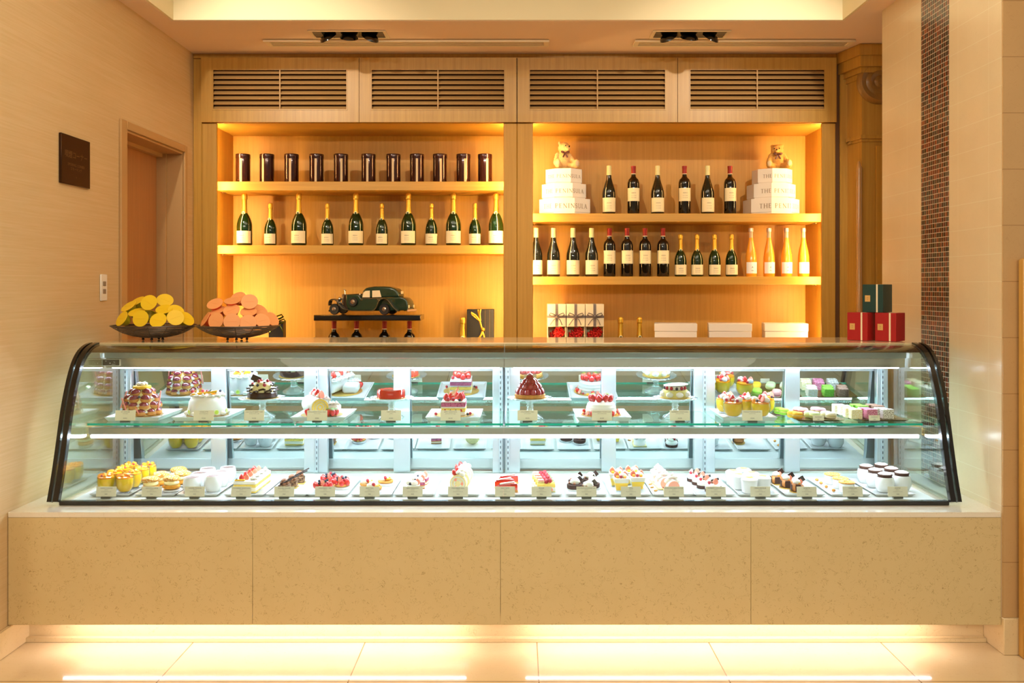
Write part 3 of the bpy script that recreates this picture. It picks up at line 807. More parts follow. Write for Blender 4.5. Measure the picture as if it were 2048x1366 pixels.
# ------------------------------------------------------------------ lettering in roman capitals
def arc(cx, cy, rx, ry, a0, a1, n=10):
    return [(cx + rx * math.cos(R(a0 + (a1 - a0) * k / n)), cy + ry * math.sin(R(a0 + (a1 - a0) * k / n))) for k in range(n + 1)]
TH, TN = .13, .06
GL = {
    'T': (.8, [([(.4, 0), (.4, 1)], TH), ([(.03, .97), (.77, .97)], TN), ([(.28, .02), (.52, .02)], TN)]),
    'H': (.95, [([(.16, 0), (.16, 1)], TH), ([(.79, 0), (.79, 1)], TH), ([(.16, .52), (.79, .52)], TN), ([(.04, .02), (.28, .02)], TN), ([(.67, .02), (.91, .02)], TN), ([(.04, .98), (.28, .98)], TN), ([(.67, .98), (.91, .98)], TN)]),
    'E': (.7, [([(.16, 0), (.16, 1)], TH), ([(.05, .97), (.6, .97)], TN), ([(.16, .52), (.52, .52)], TN), ([(.05, .03), (.64, .03)], TN)]),
    'P': (.72, [([(.16, 0), (.16, 1)], TH), ([(.05, .97), (.3, .97)] + arc(.32, .73, .3, .24, 90, -90) + [(.16, .49)], .08), ([(.04, .02), (.3, .02)], TN)]),
    'N': (.95, [([(.17, 0), (.17, .98)], TN), ([(.13, .98), (.8, .03)], TH), ([(.8, 0), (.8, .98)], TN), ([(.05, .02), (.29, .02)], TN), ([(.68, .98), (.92, .98)], TN)]),
    'I': (.36, [([(.18, 0), (.18, 1)], TH), ([(.05, .02), (.31, .02)], TN), ([(.05, .98), (.31, .98)], TN)]),
    'S': (.62, [(arc(.31, .75, .21, .22, 20, 200) + arc(.31, .5, .2, .1, 220, 230) + arc(.31, .26, .22, .24, 80, -160), .1)]),
    'U': (.9, [([(.16, .98), (.16, .35)] + arc(.45, .33, .29, .31, 180, 360) + [(.74, .98)], .09), ([(.04, .98), (.28, .98)], TN), ([(.63, .98), (.86, .98)], TN)]),
    'L': (.66, [([(.16, 0), (.16, 1)], TH), ([(.05, .03), (.62, .03)], TN), ([(.04, .98), (.28, .98)], TN)]),
    'A': (.9, [([(.1, 0), (.43, .98)], TN), ([(.43, 1), (.78, 0)], TH), ([(.2, .36), (.66, .36)], TN), ([(.0, .02), (.2, .02)], TN), ([(.66, .02), (.9, .02)], TN)]),
    ' ': (.45, [])}
def roman(word, h, space=.16):
    """list of quads (flat strokes) centred on x, height h, fine enough to be bent"""
    W = sum(GL[c][0] + space for c in word) - space
    x = -W / 2; quads = []
    for c in word:
        for path, w in GL[c][1]:
            for (ax, ay), (bx_, by) in zip(path, path[1:]):
                dx, dy = bx_ - ax, by - ay; l = math.hypot(dx, dy) or 1
                nx, ny = -dy / l * w / 2, dx / l * w / 2
                quads.append([((x + p) * h, (q - .5) * h) for p, q in ((ax + nx, ay + ny), (bx_ + nx, by + ny), (bx_ - nx, by - ny), (ax - nx, ay - ny))])
        x += GL[c][0] + space
    return quads, W * h
def oct_wrap(u, A, d=.0008):
    """arc length u from the front centre round an octagon of apothem A -> x, y"""
    side = 2 * A * math.tan(PI / 8)
    k = math.floor((u + side / 2) / side); v = u - k * side
    a = k * PI / 4
    nx, ny = math.sin(a), -math.cos(a); tx, ty = math.cos(a), math.sin(a)
    return nx * (A + d) + tx * v, ny * (A + d) + ty * v
BOXW = mat('white gift box', '#e9ddcd', .5)
GOLDI = mat('gold print', '#745418', .4, .1)
def octbox(A, h, lab, loc, rz, u0, wh):
    t = thing('cake_box', lab, 'box', loc, rz, 'white octagonal cake boxes')
    def oct(a): return [(a / math.cos(PI / 8) * math.cos(PI / 8 + k * PI / 4), a / math.cos(PI / 8) * math.sin(PI / 8 + k * PI / 4)) for k in range(8)]
    MB().prism(oct(A - .004), 0, h * .2, 'z').build('tray', BOXW, t)
    lid = MB().prism(oct(A), h * .1, h, 'z').build('lid', BOXW, t)
    q, W = roman('THE PENINSULA', wh)
    m = MB()
    for quad in q:
        # split each quad at the octagon's edges by simple subdivision
        m.add([(*oct_wrap(u0 + p[0], A), h * .5 + p[1]) for p in quad], [(0, 1, 2, 3)])
    m.build('lettering', GOLDI, lid, ang=0)
    return t
YO = 5.667
def stack(pc, rz, u0, side):
    for k, (A, h, wh) in enumerate(((.158, .094, .028), (.137, .094, .0245), (.113, .094, .021))):
        octbox(A, h - .0005, 'white octagonal box with gold lettering, %s of the three-tier stack on the %s' % (('bottom', 'middle', 'top')[k], side),
               (wx(pc[k], 5.6) * 5.6 / 5.6, YO, 1.843 + .0002 + k * .094), rz, u0 * A, wh)
stack((1131, 1129.5, 1129), R(-5), .05, 'left')
stack((1548, 1548, 1550), R(8), .12, 'right')

# ------------------------------------------------------------------ teddy bears
def remesh(o, vox=.004, smooth=1, disp=.0042, size=.006):
    r = o.modifiers.new('skin', 'REMESH'); r.mode = 'VOXEL'; r.voxel_size = vox; r.use_smooth_shade = True
    s = o.modifiers.new('soften', 'SMOOTH'); s.iterations = smooth; s.factor = .6
    if disp:
        tx = bpy.data.textures.get('fur%s' % size) or bpy.data.textures.new('fur%s' % size, 'CLOUDS'); tx.noise_scale = size
        d = o.modifiers.new('fur', 'DISPLACE'); d.texture = tx; d.strength = disp * 2; d.mid_level = .5; d.texture_coords = 'LOCAL'
FUR = mat('honey plush', '#e2b878', .95, bump=.8, bs=400, sss=.1)
FURD = mat('tan plush', '#c89448', .95, bump=.8, bs=400)
def bear(lab, loc, rz, fur, head_turn, s=1.0, slump=0, sex='brown bow'):
    t = thing('teddy_bear', lab, 'toy', loc, rz)
    b = MB()
    b.ball((0, 0, .052), (.043, .037, .056), 16, 12)                       # trunk
    hx = .012 * math.sin(head_turn); hz = .125 - slump
    Mh = Matrix.Translation((hx, -.008 - slump * .4, hz)) @ Matrix.Rotation(head_turn, 4, 'Z') @ Matrix.Rotation(-.15 + slump * 8, 4, 'X')
    b.ball((0, 0, 0), (.036, .034, .033), 16, 12, M=Mh)
    b.ball((0, -.03, -.009), (.017, .016, .014), 12, 8, M=Mh)              # muzzle
    for sx in (-1, 1):
        b.ball((sx * .027, .004, .027), (.012, .006, .012), 10, 8, M=Mh)   # ears
        for k in range(5):                                               # arms
            u = k / 4; b.ball((sx * (.036 + .022 * u), -.006 - .03 * u, .082 - .045 * u), (.0145 - .001 * k, .0145, .016), 10, 8)
        for k in range(6):                                               # legs
            u = k / 5; b.ball((sx * (.026 + .026 * u), -.02 - .052 * u, .019), (.019, .018, .018), 10, 8)
        b.ball((sx * .056, -.082, .027), (.019, .014, .026), 12, 8)        # foot
    o = b.build('body', fur, t); remesh(o)
    pad = mat('bear paw pad', '#b8a080', .8)
    for sx in (-1, 1):
        b = MB(); b.ball((sx * .057, -.0965, .027), (.012, .003, .017), 12, 8); b.build('foot_pad', pad, t)
        b = MB(); b.ball((sx * .0145, -.0335, .006), .0038, 10, 8, M=Mh); b.build('eye', BLKGLOSS, t)
    b = MB(); b.ball((0, -.047, -.004), (.005, .004, .004), 10, 8, M=Mh); b.build('nose', BLKGLOSS, t)
    b = MB(); rib = mat('bear ribbon', '#5a2c1c', .4)
    Mb = Matrix.Translation((hx * .5, -.036 - slump * .5, .094 - slump * .8))
    for sx in (-1, 1):
        b.tube([Mb @ Vector(p) for p in ((0, 0, 0), (sx * .008, -.003, -.014), (sx * .014, -.002, -.026))], .0025, 6, flat=2)
    for sx in (-1, 1): b.ball((sx * .016, -.004, .0), (.012, .004, .0075), 10, 7, M=Mb @ Matrix.Rotation(-sx * .25, 4, 'Y'))
    b.ball(tuple(Mb @ Vector((0, -.006, 0))), .005, 8, 6); b.build('bow', rib, t)
    t.scale = (s, s, s)
    return t
bear('pale honey teddy bear with brown bow tie, sitting on the left box stack', (wx(1126, 5.66), 5.668, 1.843 + .2865), R(14), FUR, R(22), 1.08)
bear('curly tan teddy bear slumped forward, sitting on the right box stack', (wx(1555, 5.66), 5.668, 1.843 + .2865), R(-8), FURD, R(-10), 1.06, slump=.012)

# ------------------------------------------------------------------ model car on its stand
t = thing('display_stand', 'glossy black board on a clear acrylic riser, carrying the model car', 'display stand', (wx(740, 5.6), 5.6, .880))
hw = .326
mb = MB(); mb.box(-hw, hw, -.11, .11, .306, .341, .003); mb.build('board', BLKGLOSS, t)
for x0, x1 in ((-hw + .006, -hw + .012), (hw - .012, hw - .006)):
    mb = MB(); mb.box(x0, x1, -.10, .10, 0.0005, .3055); mb.build('acrylic_side', CLEAR, t)
mb = MB(); mb.box(-hw + .013, hw - .013, .094, .10, 0.0005, .3055); mb.build('acrylic_back', CLEAR, t)

CG = mat('racing green lacquer', '#1a3424', .22, coat=.7)
CF = mat('olive black lacquer', '#3a3422', .25, coat=.6)
CH = mat('bonnet brown lacquer', '#3a2410', .3, coat=.5)
TYRE = mat('tyre', '#1c1a18', .6)
CHR = mat('car chrome', '#d8ccb8', .2, .95)
WIN = mat('car window', '#f0d8b0', .25, coat=.3)
t = thing('model_car', 'vintage dark green model saloon car on the glossy black board', 'model car', (wx(744, 5.6), 5.6, 1.2214))
U = .000325
def cx(zx): return (zx - 1000) * U
def cz(zy): return (655 - zy) * U
def outl(pts): return [(cx(a), cz(b)) for a, b in pts]
b = MB()
body = outl([(800, 262), (835, 330), (1420, 322), (1640, 305), (1740, 325), (1800, 390), (1815, 470), (1815, 565), (1450, 580), (620, 580), (560, 540), (520, 440), (520, 262)])
b.prism(body, -.058, .058, 'y'); o = b.build('body', CG, t); bv = o.modifiers.new('round', 'BEVEL'); bv.width = .008; bv.segments = 3
cab = outl([(825, 335), (850, 230), (880, 165), (940, 130), (1100, 108), (1300, 106), (1440, 118), (1540, 150), (1600, 210), (1630, 310)])
b = MB(); b.prism(cab, -.052, .052, 'y'); o = b.build('cabin', CG, t); bv = o.modifiers.new('round', 'BEVEL'); bv.width = .012; bv.segments = 4
roof = outl([(960, 122), (1100, 104), (1300, 102), (1430, 114), (1430, 120), (1300, 110), (1100, 112), (960, 128)])
b = MB(); b.prism(roof, -.034, .034, 'y'); b.build('roof_panel', CF, t)
hood = outl([(425, 262), (800, 244), (800, 580), (425, 560)])
b = MB(); b.prism(hood, -.033, .033, 'y'); o = b.build('bonnet', CH, t); bv = o.modifiers.new('round', 'BEVEL'); bv.width = .008; bv.segments = 3
gr = outl([(398, 268), (424, 255), (424, 540), (398, 540)])
b = MB(); b.prism(gr, -.026, .026, 'y'); g = b.build('radiator', CHR, t)
b = MB()
for k in range(9): b.box(cx(396), cx(398), -.022 + k * .005, -.019 + k * .005, cz(520), cz(285))
b.build('grille_bar', CF, g)
b = MB(); b.tube([(cx(430), 0, cz(258)), (cx(424), 0, cz(200)), (cx(410), 0, cz(170))], [.003, .0022, .0028], 8)
b.tube([(cx(424), 0, cz(190)), (cx(450), .008, cz(172))], [.0025, .001], 6); b.tube([(cx(424), 0, cz(190)), (cx(450), -.008, cz(172))], [.0025, .001], 6)
b.ball((cx(408), 0, cz(165)), .003, 8, 6); b.build('bonnet_mascot', CHR, t)
for sy in (-1, 1):
    for nm, pts in (('window', [(865, 316), (885, 230), (930, 190), (1022, 184), (1022, 316)]), ('window', [(1070, 316), (1070, 184), (1225, 180), (1262, 310)])):
        b = MB(); b.prism(outl(pts), sy * .0515, sy * .0532, 'y'); b.build(nm, WIN, t)
    b = MB()
    fp = [(190, 480), (188, 430), (205, 380), (250, 350), (310, 345), (370, 380), (430, 450), (490, 520), (560, 545), (700, 562), (1080, 562), (1150, 548), (1195, 490), (1230, 400), (1280, 350), (1350, 330), (1420, 350), (1480, 410), (1550, 500), (1640, 575)]
    up = smooth([(cx(a), cz(c)) for a, c in fp], 3); lo = offset(up, .007)
    b.prism(up + lo[::-1], sy * .04, sy * .088, 'y'); o = b.build('running_board_fender', CF, t)
    bv = o.modifiers.new('round', 'BEVEL'); bv.width = .0028; bv.segments = 2
    b = MB(); b.tube([(cx(835), sy * .0605, cz(338)), (cx(1320), sy * .0605, cz(336))], .0016, 6); b.build('waist_line', CHR, t)
    for hx in (862, 1215):
        b = MB(); b.tube([(cx(hx - 28), sy * .061, cz(362)), (cx(hx + 22), sy * .061, cz(364))], .0018, 6); b.build('door_handle', CHR, t)
    for wxx, ww, yy in ((300, .0345, .066), (1345, .0355, .066)):
        M = Matrix.Translation((cx(wxx), sy * yy, cz(655) + (ww if wxx else 0))) @ Matrix.Rotation(-sy * PI / 2, 4, 'X')
        b = MB(); b.lathe([(ww * .55, -.010), (ww * .9, -.011), (ww, -.006), (ww, .006), (ww * .9, .011), (ww * .55, .010)], 28, M=M); w = b.build('wheel', TYRE, t)
        b = MB(); b.lathe([(ww * .56, -.008), (ww * .56, .009), (ww * .5, .0085)], 24, M=M, cap=True); b.build('rim', mat('wheel disc', '#3a2e26', .35, .3), w)
        b = MB(); b.lathe([(ww * .42, .009), (ww * .38, .0125), (ww * .15, .0145), (0, .015)], 20, M=M); b.build('hub_cap', CHR, w)
    M = Matrix.Translation((cx(690), sy * .066, cz(405))) @ Matrix.Rotation(-sy * PI / 2, 4, 'X')
    b = MB(); b.lathe([(.014, -.008), (.026, -.009), (.029, -.004), (.029, .004), (.026, .008), (.016, .007)], 26, M=M); w = b.build('spare_wheel', TYRE, t)
    b = MB(); b.lathe([(.0165, .004), (.014, .008), (.005, .010), (0, .0105)], 20, M=M); b.build('hub_cap', CHR, w)
    b = MB(); b.ball((cx(370), sy * .04, cz(350)), (.012, .013, .013), 12, 8); b.build('headlamp', CHR, t)
    b = MB(); b.tube([(cx(300), sy * .062, cz(345)), (cx(298), sy * .062, cz(245))], .0009, 6); b.build('wing_rod', CHR, t)
    b = MB(); b.ball((cx(800), sy * .044, cz(262)), (.008, .006, .009), 10, 8); b.build('side_lamp', CHR, t)
    b = MB(); b.box(cx(1814), cx(1826), sy * .045 - .009, sy * .045 + .009, cz(520), cz(465), .001); b.build('rear_lamp', mat('lamp cream', '#f0d8a8', .4), t)
b = MB(); b.box(cx(1815), cx(1850), -.075, .075, cz(590), cz(548), .003); b.build('rear_bumper', mat('bumper cream', '#e0b890', .35, .3), t)
b = MB(); b.box(cx(180), cx(192), -.075, .075, cz(600), cz(565), .002); b.build('front_bumper', CF, t)
b = MB(); b.box(cx(1616), cx(1622), -.02, .02, cz(250), cz(195), .001, M=Matrix.Translation((.0025, 0, 0))); b.build('rear_window', WIN, t)
b = MB(); b.box(cx(1814), cx(1822), -.018, .018, cz(530), cz(500), .0005); b.build('number_plate', mat('plate black', '#1a1c14', .4), t)
for o in list(t.children):
    pass
t.rotation_euler = (0, 0, R(-13)); t.scale = (.97, .97, .97)

# ------------------------------------------------------------------ gifts on the back counter
def bow(b, c, s, tails=True, M=None, w=.0045):
    c = Vector(c)
    for sx in (-1, 1):
        b.tube([c + Vector(p) * s for p in ((0, 0, 0), (sx * .35, -.25, .32), (sx * .85, -.3, .5), (sx * 1.0, -.2, .25), (sx * .6, -.15, .02), (0, 0, 0))], w, 8, flat=.6, M=M)
        if tails: b.tube([c + Vector(p) * s for p in ((0, -.05, 0), (sx * .45, -.2, -.45), (sx * (.9 if sx < 0 else .7), -.12, -1.1))], w, 6, flat=.6, M=M)
    b.ball(tuple(c + Vector((0, -.1, 0)) * s), .16 * s, 8, 6, M=M)
CARD = mat('ivory card', '#e2ceaa', .6)
RIBB = streak_mat('smoke ribbon', '#5a4c48', '#7c6c66', (4, 4, 300), .45, 0, .1)
PET = mat('red petal', '#c2160e', .5, sss=.1, var=.25, vs=60)
def flowerbox(px, lab):
    x = wx(px, 5.5); t = thing('flower_gift_box', lab, 'gift box', (x, 5.56, .8795), 0, 'ivory boxes with red carnations')
    w = .0562; H = .408; zl = .268
    mb = MB(); mb.box(-w, w, -.06, .06, zl + .002, H, .0015); lid = mb.build('lid', CARD, t)
    for nm, q in (('side_panel', (-w, -w + .003, -.06, .06)), ('side_panel', (w - .003, w, -.06, .06)), ('back_panel', (-w + .003, w - .003, .056, .059))):
        mb = MB(); mb.box(q[0] + (.001 if q[0] < 0 else 0), q[1] - (.001 if q[1] > 0 else 0), q[2] + .001, q[3] - .001, .003, zl); mb.build(nm, CARD, t)
    mb = MB(); mb.box(-w + .001, w - .001, -.059, .059, 0, .003); mb.box(-w + .004, w - .004, -.058, -.056, .003, .12, 0); mb.build('base', CARD, t)
    mb = MB(); mb.box(-.0085, .0085, -.0613, -.0602, zl + .003, H - .001); mb.box(-.0085, .0085, -.06, .06, H + .0002, H + .0012)
    mb.build('upright_ribbon', RIBB, lid)
    mb = MB(); mb.box(-w - .0005, w + .0005, -.0625, -.0614, zl + .056, zl + .070); mb.box(-w - .0008, -w - .0002, -.0614, .06, zl + .056, zl + .070); mb.build('cross_ribbon', RIBB, lid)
    mb = MB(); bow(mb, (0, -.065, zl + .063), .046); mb.build('bow', RIBB, lid)
    mb = MB(); rr = random.Random(px)
    for k in range(46):
        r = .05 * math.sqrt(k / 46); a = k * 2.4
        M = Matrix.Translation((r * math.cos(a) * .95, -.03 + r * .25, .212 + r * math.sin(a) * .95)) @ Matrix.Rotation(a, 4, 'Y') @ Matrix.Rotation(rr.uniform(.7, 1.3), 4, 'Z')
        p = 7; vs = []; fs = []
        for i in range(p):
            u = -1 + 2 * i / (p - 1)
            for j, v in enumerate((0, .5, 1)):
                vs.append((u * .0135 * (.5 + .6 * v), (.006 * u * u - .004 * v) + .002 * math.sin(9 * u * (v + .2) + k), v * .019 * (1 - .25 * u * u) + .0025 * math.sin(12 * u + k) * v))
        for i in range(p - 1):
            for j in range(2): fs.append((i * 3 + j, i * 3 + 3 + j, i * 3 + 4 + j, i * 3 + 1 + j))
        mb.add(vs, fs, M=M)
    f = mb.build('flower', PET, t, ang=60); sm = f.modifiers.new('thick', 'SOLIDIFY'); sm.thickness = .0012
    tag(f, 'frilled red artificial carnation')
for px, lab in ((1113.5, 'left'), (1151.5, 'middle'), (1189.5, 'right')):
    flowerbox(px, 'ivory gift box with smoke ribbon bow and red carnation, %s of three' % lab)
for k, px in enumerate((1352, 1460, 1571)):
    t = thing('white_box', 'plain white lidded box on the back counter, %s of three' % ('left', 'middle', 'right')[k], 'box', (wx(px, 5.58), 5.6, .8795), R(-9), 'plain white boxes')
    mb = MB(); mb.box(-.127, .127, -.085, .085, 0, .24, .002); mb.build('base', BOXW, t)
    mb = MB(); mb.box(-.1295, .1295, -.0875, .0875, .2405, .288, .002); mb.build('lid', BOXW, t)
t = thing('black_gift_box', 'black gift box with gold ribbon beside the champagne on back counter', 'gift box', (wx(960.5, 5.65), 5.72, .8795), R(0))
DKB = mat('black gift card', '#14110c', .45)
mb = MB(); mb.box(-.085, .085, -.05, .05, 0, .371, .002); mb.build('box', DKB, t)
mb = MB(); GR = mat('gold ribbon', '#d8a22e', .3, .6)
mb.tube([(-.014, -.052, .37), (-.004, -.0525, .30), (.02, -.0525, .21), (.045, -.052, .1), (.05, -.052, .0)], .0018, 8, flat=3)
mb.build('ribbon', GR, t)
mb = MB(); mb.tube([(-.004, -.056, .30), (-.03, -.06, .335), (-.058, -.058, .352), (-.05, -.056, .338), (-.004, -.056, .30)], .0018, 8, flat=3)
mb.tube([(.0, -.056, .30), (-.004, -.062, .345), (.002, -.06, .372)], .0018, 8, flat=3)
mb.tube([(.016, -.056, .24), (.004, -.06, .21), (-.012, -.058, .185)], .0018, 8, flat=3); mb.ball((.016, -.058, .245), .013, 10, 8); mb.build('ribbon_bow', GR, t)
t2 = t
mb = MB()
for x in (.030, .058): mb.box(x - .0007, x + .0007, -.0507, -.0501, 0, .37)
mb.build('gold_line', GOLDI, t)
t = thing('black_gift_box', 'dark gift box with a green metallic bow behind the orange packets', 'gift box', (wx(546, 5.5), 5.6, .8795), R(4))
mb = MB(); mb.box(-.045, .045, -.045, .045, 0, .30, .002); mb.build('box', DKB, t)
mb = MB(); bow(mb, (-.012, -.03, .315), .055, w=.007); bow(mb, (.01, -.05, .29), .05, w=.006); mb.build('bow', mat('green foil ribbon', '#5c6c30', .2, .8), t)

# ------------------------------------------------------------------ tea boxes on the case
def teabox(lab, px, Y, z, m, mside):
    t = thing('tea_box', lab, 'box', (wx(px, Y), Y, z), R(-46))
    mb = MB(); w = .047
    mb.box(-w, w, -w, w, .0003, .125, .0012); bx_ = mb.build('box', m, t)
    mb = MB(); mb.box(-w + .012, -w + .036, -w - .0006, -w - .0001, .048, .076); l = mb.build('label', mat('gold label', '#d8a860', .5), t)
    for z_, s in ((.065, .005), (.057, .004)): link('lettering', text_mesh('TEA', s, LABINK), l, (-w + .024, -w - .0008, z_), (PI / 2, 0, 0))
    mb = MB(); mb.box(.016, .0235, -w - .0008, -w - .0002, .001, .125); mb.box(.016, .0235, -w, w, .1252, .1257); mb.build('ribbon_band', mat('cream band', '#f0dcb8', .5), t)
    return t
RB = mat('crimson card', '#a8141a', .4, coat=.2); GB = mat('teal green card', '#163c38', .4, coat=.2)
teabox('crimson square box with cream band, left of two under the green box', 1724, 4.06, 1.1535, RB, 0)
teabox('crimson square box with cream band, right of two beside the pier', 1780, 4.00, 1.1535, RB, 0)
teabox('dark green square box with cream band on top of two crimson boxes', 1754.5, 4.05, 1.1535 + .1258, GB, 0)

# ------------------------------------------------------------------ wire baskets with packets
WIRE = mat('dark woven wire', '#62564c', .35, .6)
def basket(lab, px, seed):
    Y = 4.06; t = thing('wire_basket', lab, 'basket', (wx(px, Y), Y, 1.1535), 0, 'woven wire baskets')
    rr = random.Random(seed)
    prof = [(.055, .014), (.095, .022), (.13, .034), (.158, .049), (.183, .066)]
    def rad(u):
        k = u * (len(prof) - 1); i = min(int(k), len(prof) - 2); f = k - i
        return prof[i][0] * (1 - f) + prof[i + 1][0] * f, prof[i][1] * (1 - f) + prof[i + 1][1] * f
    mb = MB()
    for k in range(24):
        u = .02 + .96 * k / 23; ph = rr.uniform(0, 6.28); am = rr.uniform(.015, .05); fq = rr.randint(1, 4)
        pts = []
        for i in range(44):
            a = 2 * PI * i / 44; r, z = rad(min(1, max(0, u + am * math.sin(fq * a + ph))))
            pts.append((r * math.cos(a), r * math.sin(a), z + rr.uniform(-.0006, .0006)))
        mb.tube(pts, .0016, 5, closed=True)
    mb.build('woven_strands', WIRE, t)
    mb = MB()
    for k in range(14):
        a = 2 * PI * k / 14; pts = []
        for i in range(7):
            r, z = rad(i / 6); pts.append((r * math.cos(a), r * math.sin(a), z))
        mb.tube(pts, .002, 6)
    mb.tube([(.183 * math.cos(2 * PI * i / 48), .183 * math.sin(2 * PI * i / 48), .066) for i in range(48)], .003, 6, closed=True)
    mb.lathe([(.0, .012), (.056, .012), (.056, .015), (0, .015)], 24)
    mb.build('wire_frame', WIRE, t)
    for k in range(3):
        a = -PI / 2 + (k - 1) * 1.0 + .15
        b = MB(); b.ball((.05 * math.cos(a), .05 * math.sin(a), .0062), .0062, 12, 8); b.build('ball_foot', mat('ball foot steel', '#4a4440', .2, .9), t)
    b = MB(); b.ball((.0, .05, .0062), .0062, 12, 8); b.build('ball_foot', mat('ball foot steel', '#4a4440', .2, .9), t)
    return t
basket('dark woven wire basket holding yellow packets, on the case top', 309, 3)
basket('dark woven wire basket holding orange packets, on the case top', 476.5, 9)
def packet_proto(name, m, mf):
    t = thing(name, 'x', 'packet'); b = MB()
    prof = [(.0, .014), (.017, .014), (.020, .018), (.0245, .028), (.029, .040), (.0345, .0485)]
    b.lathe(prof, 24, cap=False, scal=.015, ns=9); b.build('pouch', m, t)
    b = MB(); b.lathe([(.0335, .0470), (.0362, .0475), (.0368, .0488), (.0362, .0500), (0, .0502)], 26, cap=True); o = b.build('round_lid', mf, t)
    b = MB(); b.box(-.021, .021, -.0007, .0007, .0502, .0509); b.build('fold', mf, o)
    return Multi(t)
PKY = packet_proto('yellow_packet', mat('yellow wrap', '#a89a10', .4, coat=.2, var=.15, vs=90, bump=.4, bs=60), mat('yellow lid', '#f2c81c', .45))
PKO = packet_proto('orange_packet', mat('orange wrap', '#dc4c10', .4, coat=.2, var=.15, vs=90, bump=.4, bs=60), mat('orange lid', '#f8a868', .45))
def put_packets(PK, cpx, data, colour, side):
    Yc = 4.06; xc = wx(cpx, Yc)
    for k, (px, py, dy, tilt, az, lab) in enumerate(data):
        Y = Yc + dy; x = wx(px, Y); z = wz(py, Y)
        # lid centre at (x, Y, z); lid normal points to azimuth az (deg from -Y toward +X) raised by tilt
        n = Vector((math.sin(R(az)) * math.cos(R(tilt)), -math.cos(R(az)) * math.cos(R(tilt)), math.sin(R(tilt))))
        q = n.to_track_quat('Z', 'Y') @ Matrix.Rotation(RND.uniform(-.6, .6), 3, 'Z').to_quaternion()
        c = Vector((x, Y, z)) - n * .05
        PK.put(tuple(c), 0, '%s cone-shaped packet with round lid, %s' % (colour, lab), colour + ' packets in the wire basket', rot=tuple(q.to_euler()))
put_packets(PKY, 309, [
    (297.6, 605, -.02, 22, 0, 'topmost facing front'), (330, 600, .03, 40, 25, 'top right behind the topmost'), (274, 602, .05, 55, -35, 'top left behind the topmost'), (256.6, 612, .01, 50, -35, 'upper left of the heap'),
    (328, 618, -.03, 58, 5, 'middle row right, seen flat'), (273, 624, -.035, 62, -10, 'middle row left, seen flat'), (243, 637, -.07, 28, -38, 'far left on the rim'), (281, 637, -.11, 12, -6, 'front row, second from left'),
    (316, 640, -.115, 32, 0, 'front row centre, seen from above'), (351, 635, -.09, 25, 28, 'front row, second from right'), (352, 622, -.02, 40, 40, 'upper right of the heap'), (374, 637, -.04, 35, 62, 'far right edge, turned away'),
    (300, 628, .09, 55, 180, 'hidden behind the topmost packet')], 'yellow', 'left')
put_packets(PKO, 476, [
    (499, 603, -.02, 26, 15, 'top right facing front'), (476, 596, .05, 40, -10, 'topmost at the back'), (464.6, 601, .0, 66, 0, 'top middle, seen flat'), (429.5, 607, .0, 50, -10, 'top left'),
    (462.7, 620, -.04, 45, 0, 'middle row centre'), (497, 623, -.04, 58, 8, 'middle row right'), (435, 621, -.02, 60, -30, 'middle row left, seen flat'), (410, 638, -.04, 30, -58, 'far left edge, turned away'),
    (431.5, 641, -.1, 14, -12, 'front row, second from left'), (463.7, 643, -.118, 12, 5, 'front row centre'), (496, 645, -.105, 20, 14, 'front row, third from right'), (525, 641, -.07, 32, 42, 'front row, second from right'),
    (545, 638, -.02, 30, 62, 'far right edge'), (520, 620, .03, 45, 50, 'upper right of the heap')], 'orange', 'right')
# ------------------------------------------------------------------ patisserie materials
PORC = mat('white porcelain', '#dcdddb', .18, coat=.5)
CREAM = mat('whipped cream', '#ece8de', .55, sss=.15)
CREAMY = mat('custard cream', '#f0e0a0', .5, sss=.1)
SPONGE = speckle_mat('yellow sponge', '#e8c860', '#d8a838', 180, .62, .85)
SPONGEC = mat('pale sponge', '#ead79a', .85, var=.12, vs=120)
BERRYSP = speckle_mat('berry sponge', '#b8607c', '#8c3050', 200, .55, .8)
CHOC = mat('dark chocolate', '#2c150c', .25, coat=.3)
CHOCM = mat('cocoa sponge', '#3c2014', .8, var=.2, vs=150)
CHOCL = mat('milk chocolate', '#8a5838', .5, var=.15, vs=90)
CRUST = mat('baked pastry', '#c88a3c', .7, var=.2, vs=60)
PUFF = mat('choux pastry', '#cc8820', .7, var=.25, vs=50, bump=.4, bs=90)
SUGARP = speckle_mat('sugared choux', '#cc8c34', '#ecd8a8', 160, .6, .8)
REDG = mat('red glaze', '#c8300c', .08, coat=.8)
STRAWB = speckle_mat('strawberry skin', '#c81c14', '#e88050', 330, .66, .22, .5)
STRAWG = speckle_mat('glazed strawberry', '#9c1418', '#d86048', 330, .68, .12, .9)
STRAWI = mat('strawberry flesh', '#f09078', .4, var=.15, vs=100)
RASP = mat('raspberry', '#b01c2c', .35, bump=1.0, bs=500, coat=.2)
BLUEB = mat('blueberry', '#20243c', .45, var=.2, vs=80)
LEAFG = mat('leaf green', '#5c8c2c', .5)
PISTA = mat('pistachio green', '#8cb428', .7, bump=.4, bs=400, var=.1, vs=200)
PINKM = mat('pink macaron', '#f0a8a0', .7); PINKD = mat('pink ganache', '#d86878', .6)
YELM = mat('yellow macaron', '#eab424', .7); MINTM = mat('mint macaron', '#d0e0a8', .7); MAUVE = mat('mauve macaron', '#b89098', .7)
CREM = mat('ivory macaron', '#ece4cc', .7); GREM = mat('green macaron', '#94c034', .7)
GLAZP = mat('plum glaze', '#7c2030', .12, coat=.9, var=.2, vs=50)
BUN = mat('bun brown', '#b87c30', .5, var=.15, vs=70)
PINKC = mat('pink chocolate', '#e89080', .4)
YPUD = mat('mango pudding', '#ffd000', .35, coat=.3, sss=.4)
MANG = mat('mango jelly', '#ff9c08', .12, coat=.8, var=.12, vs=60)
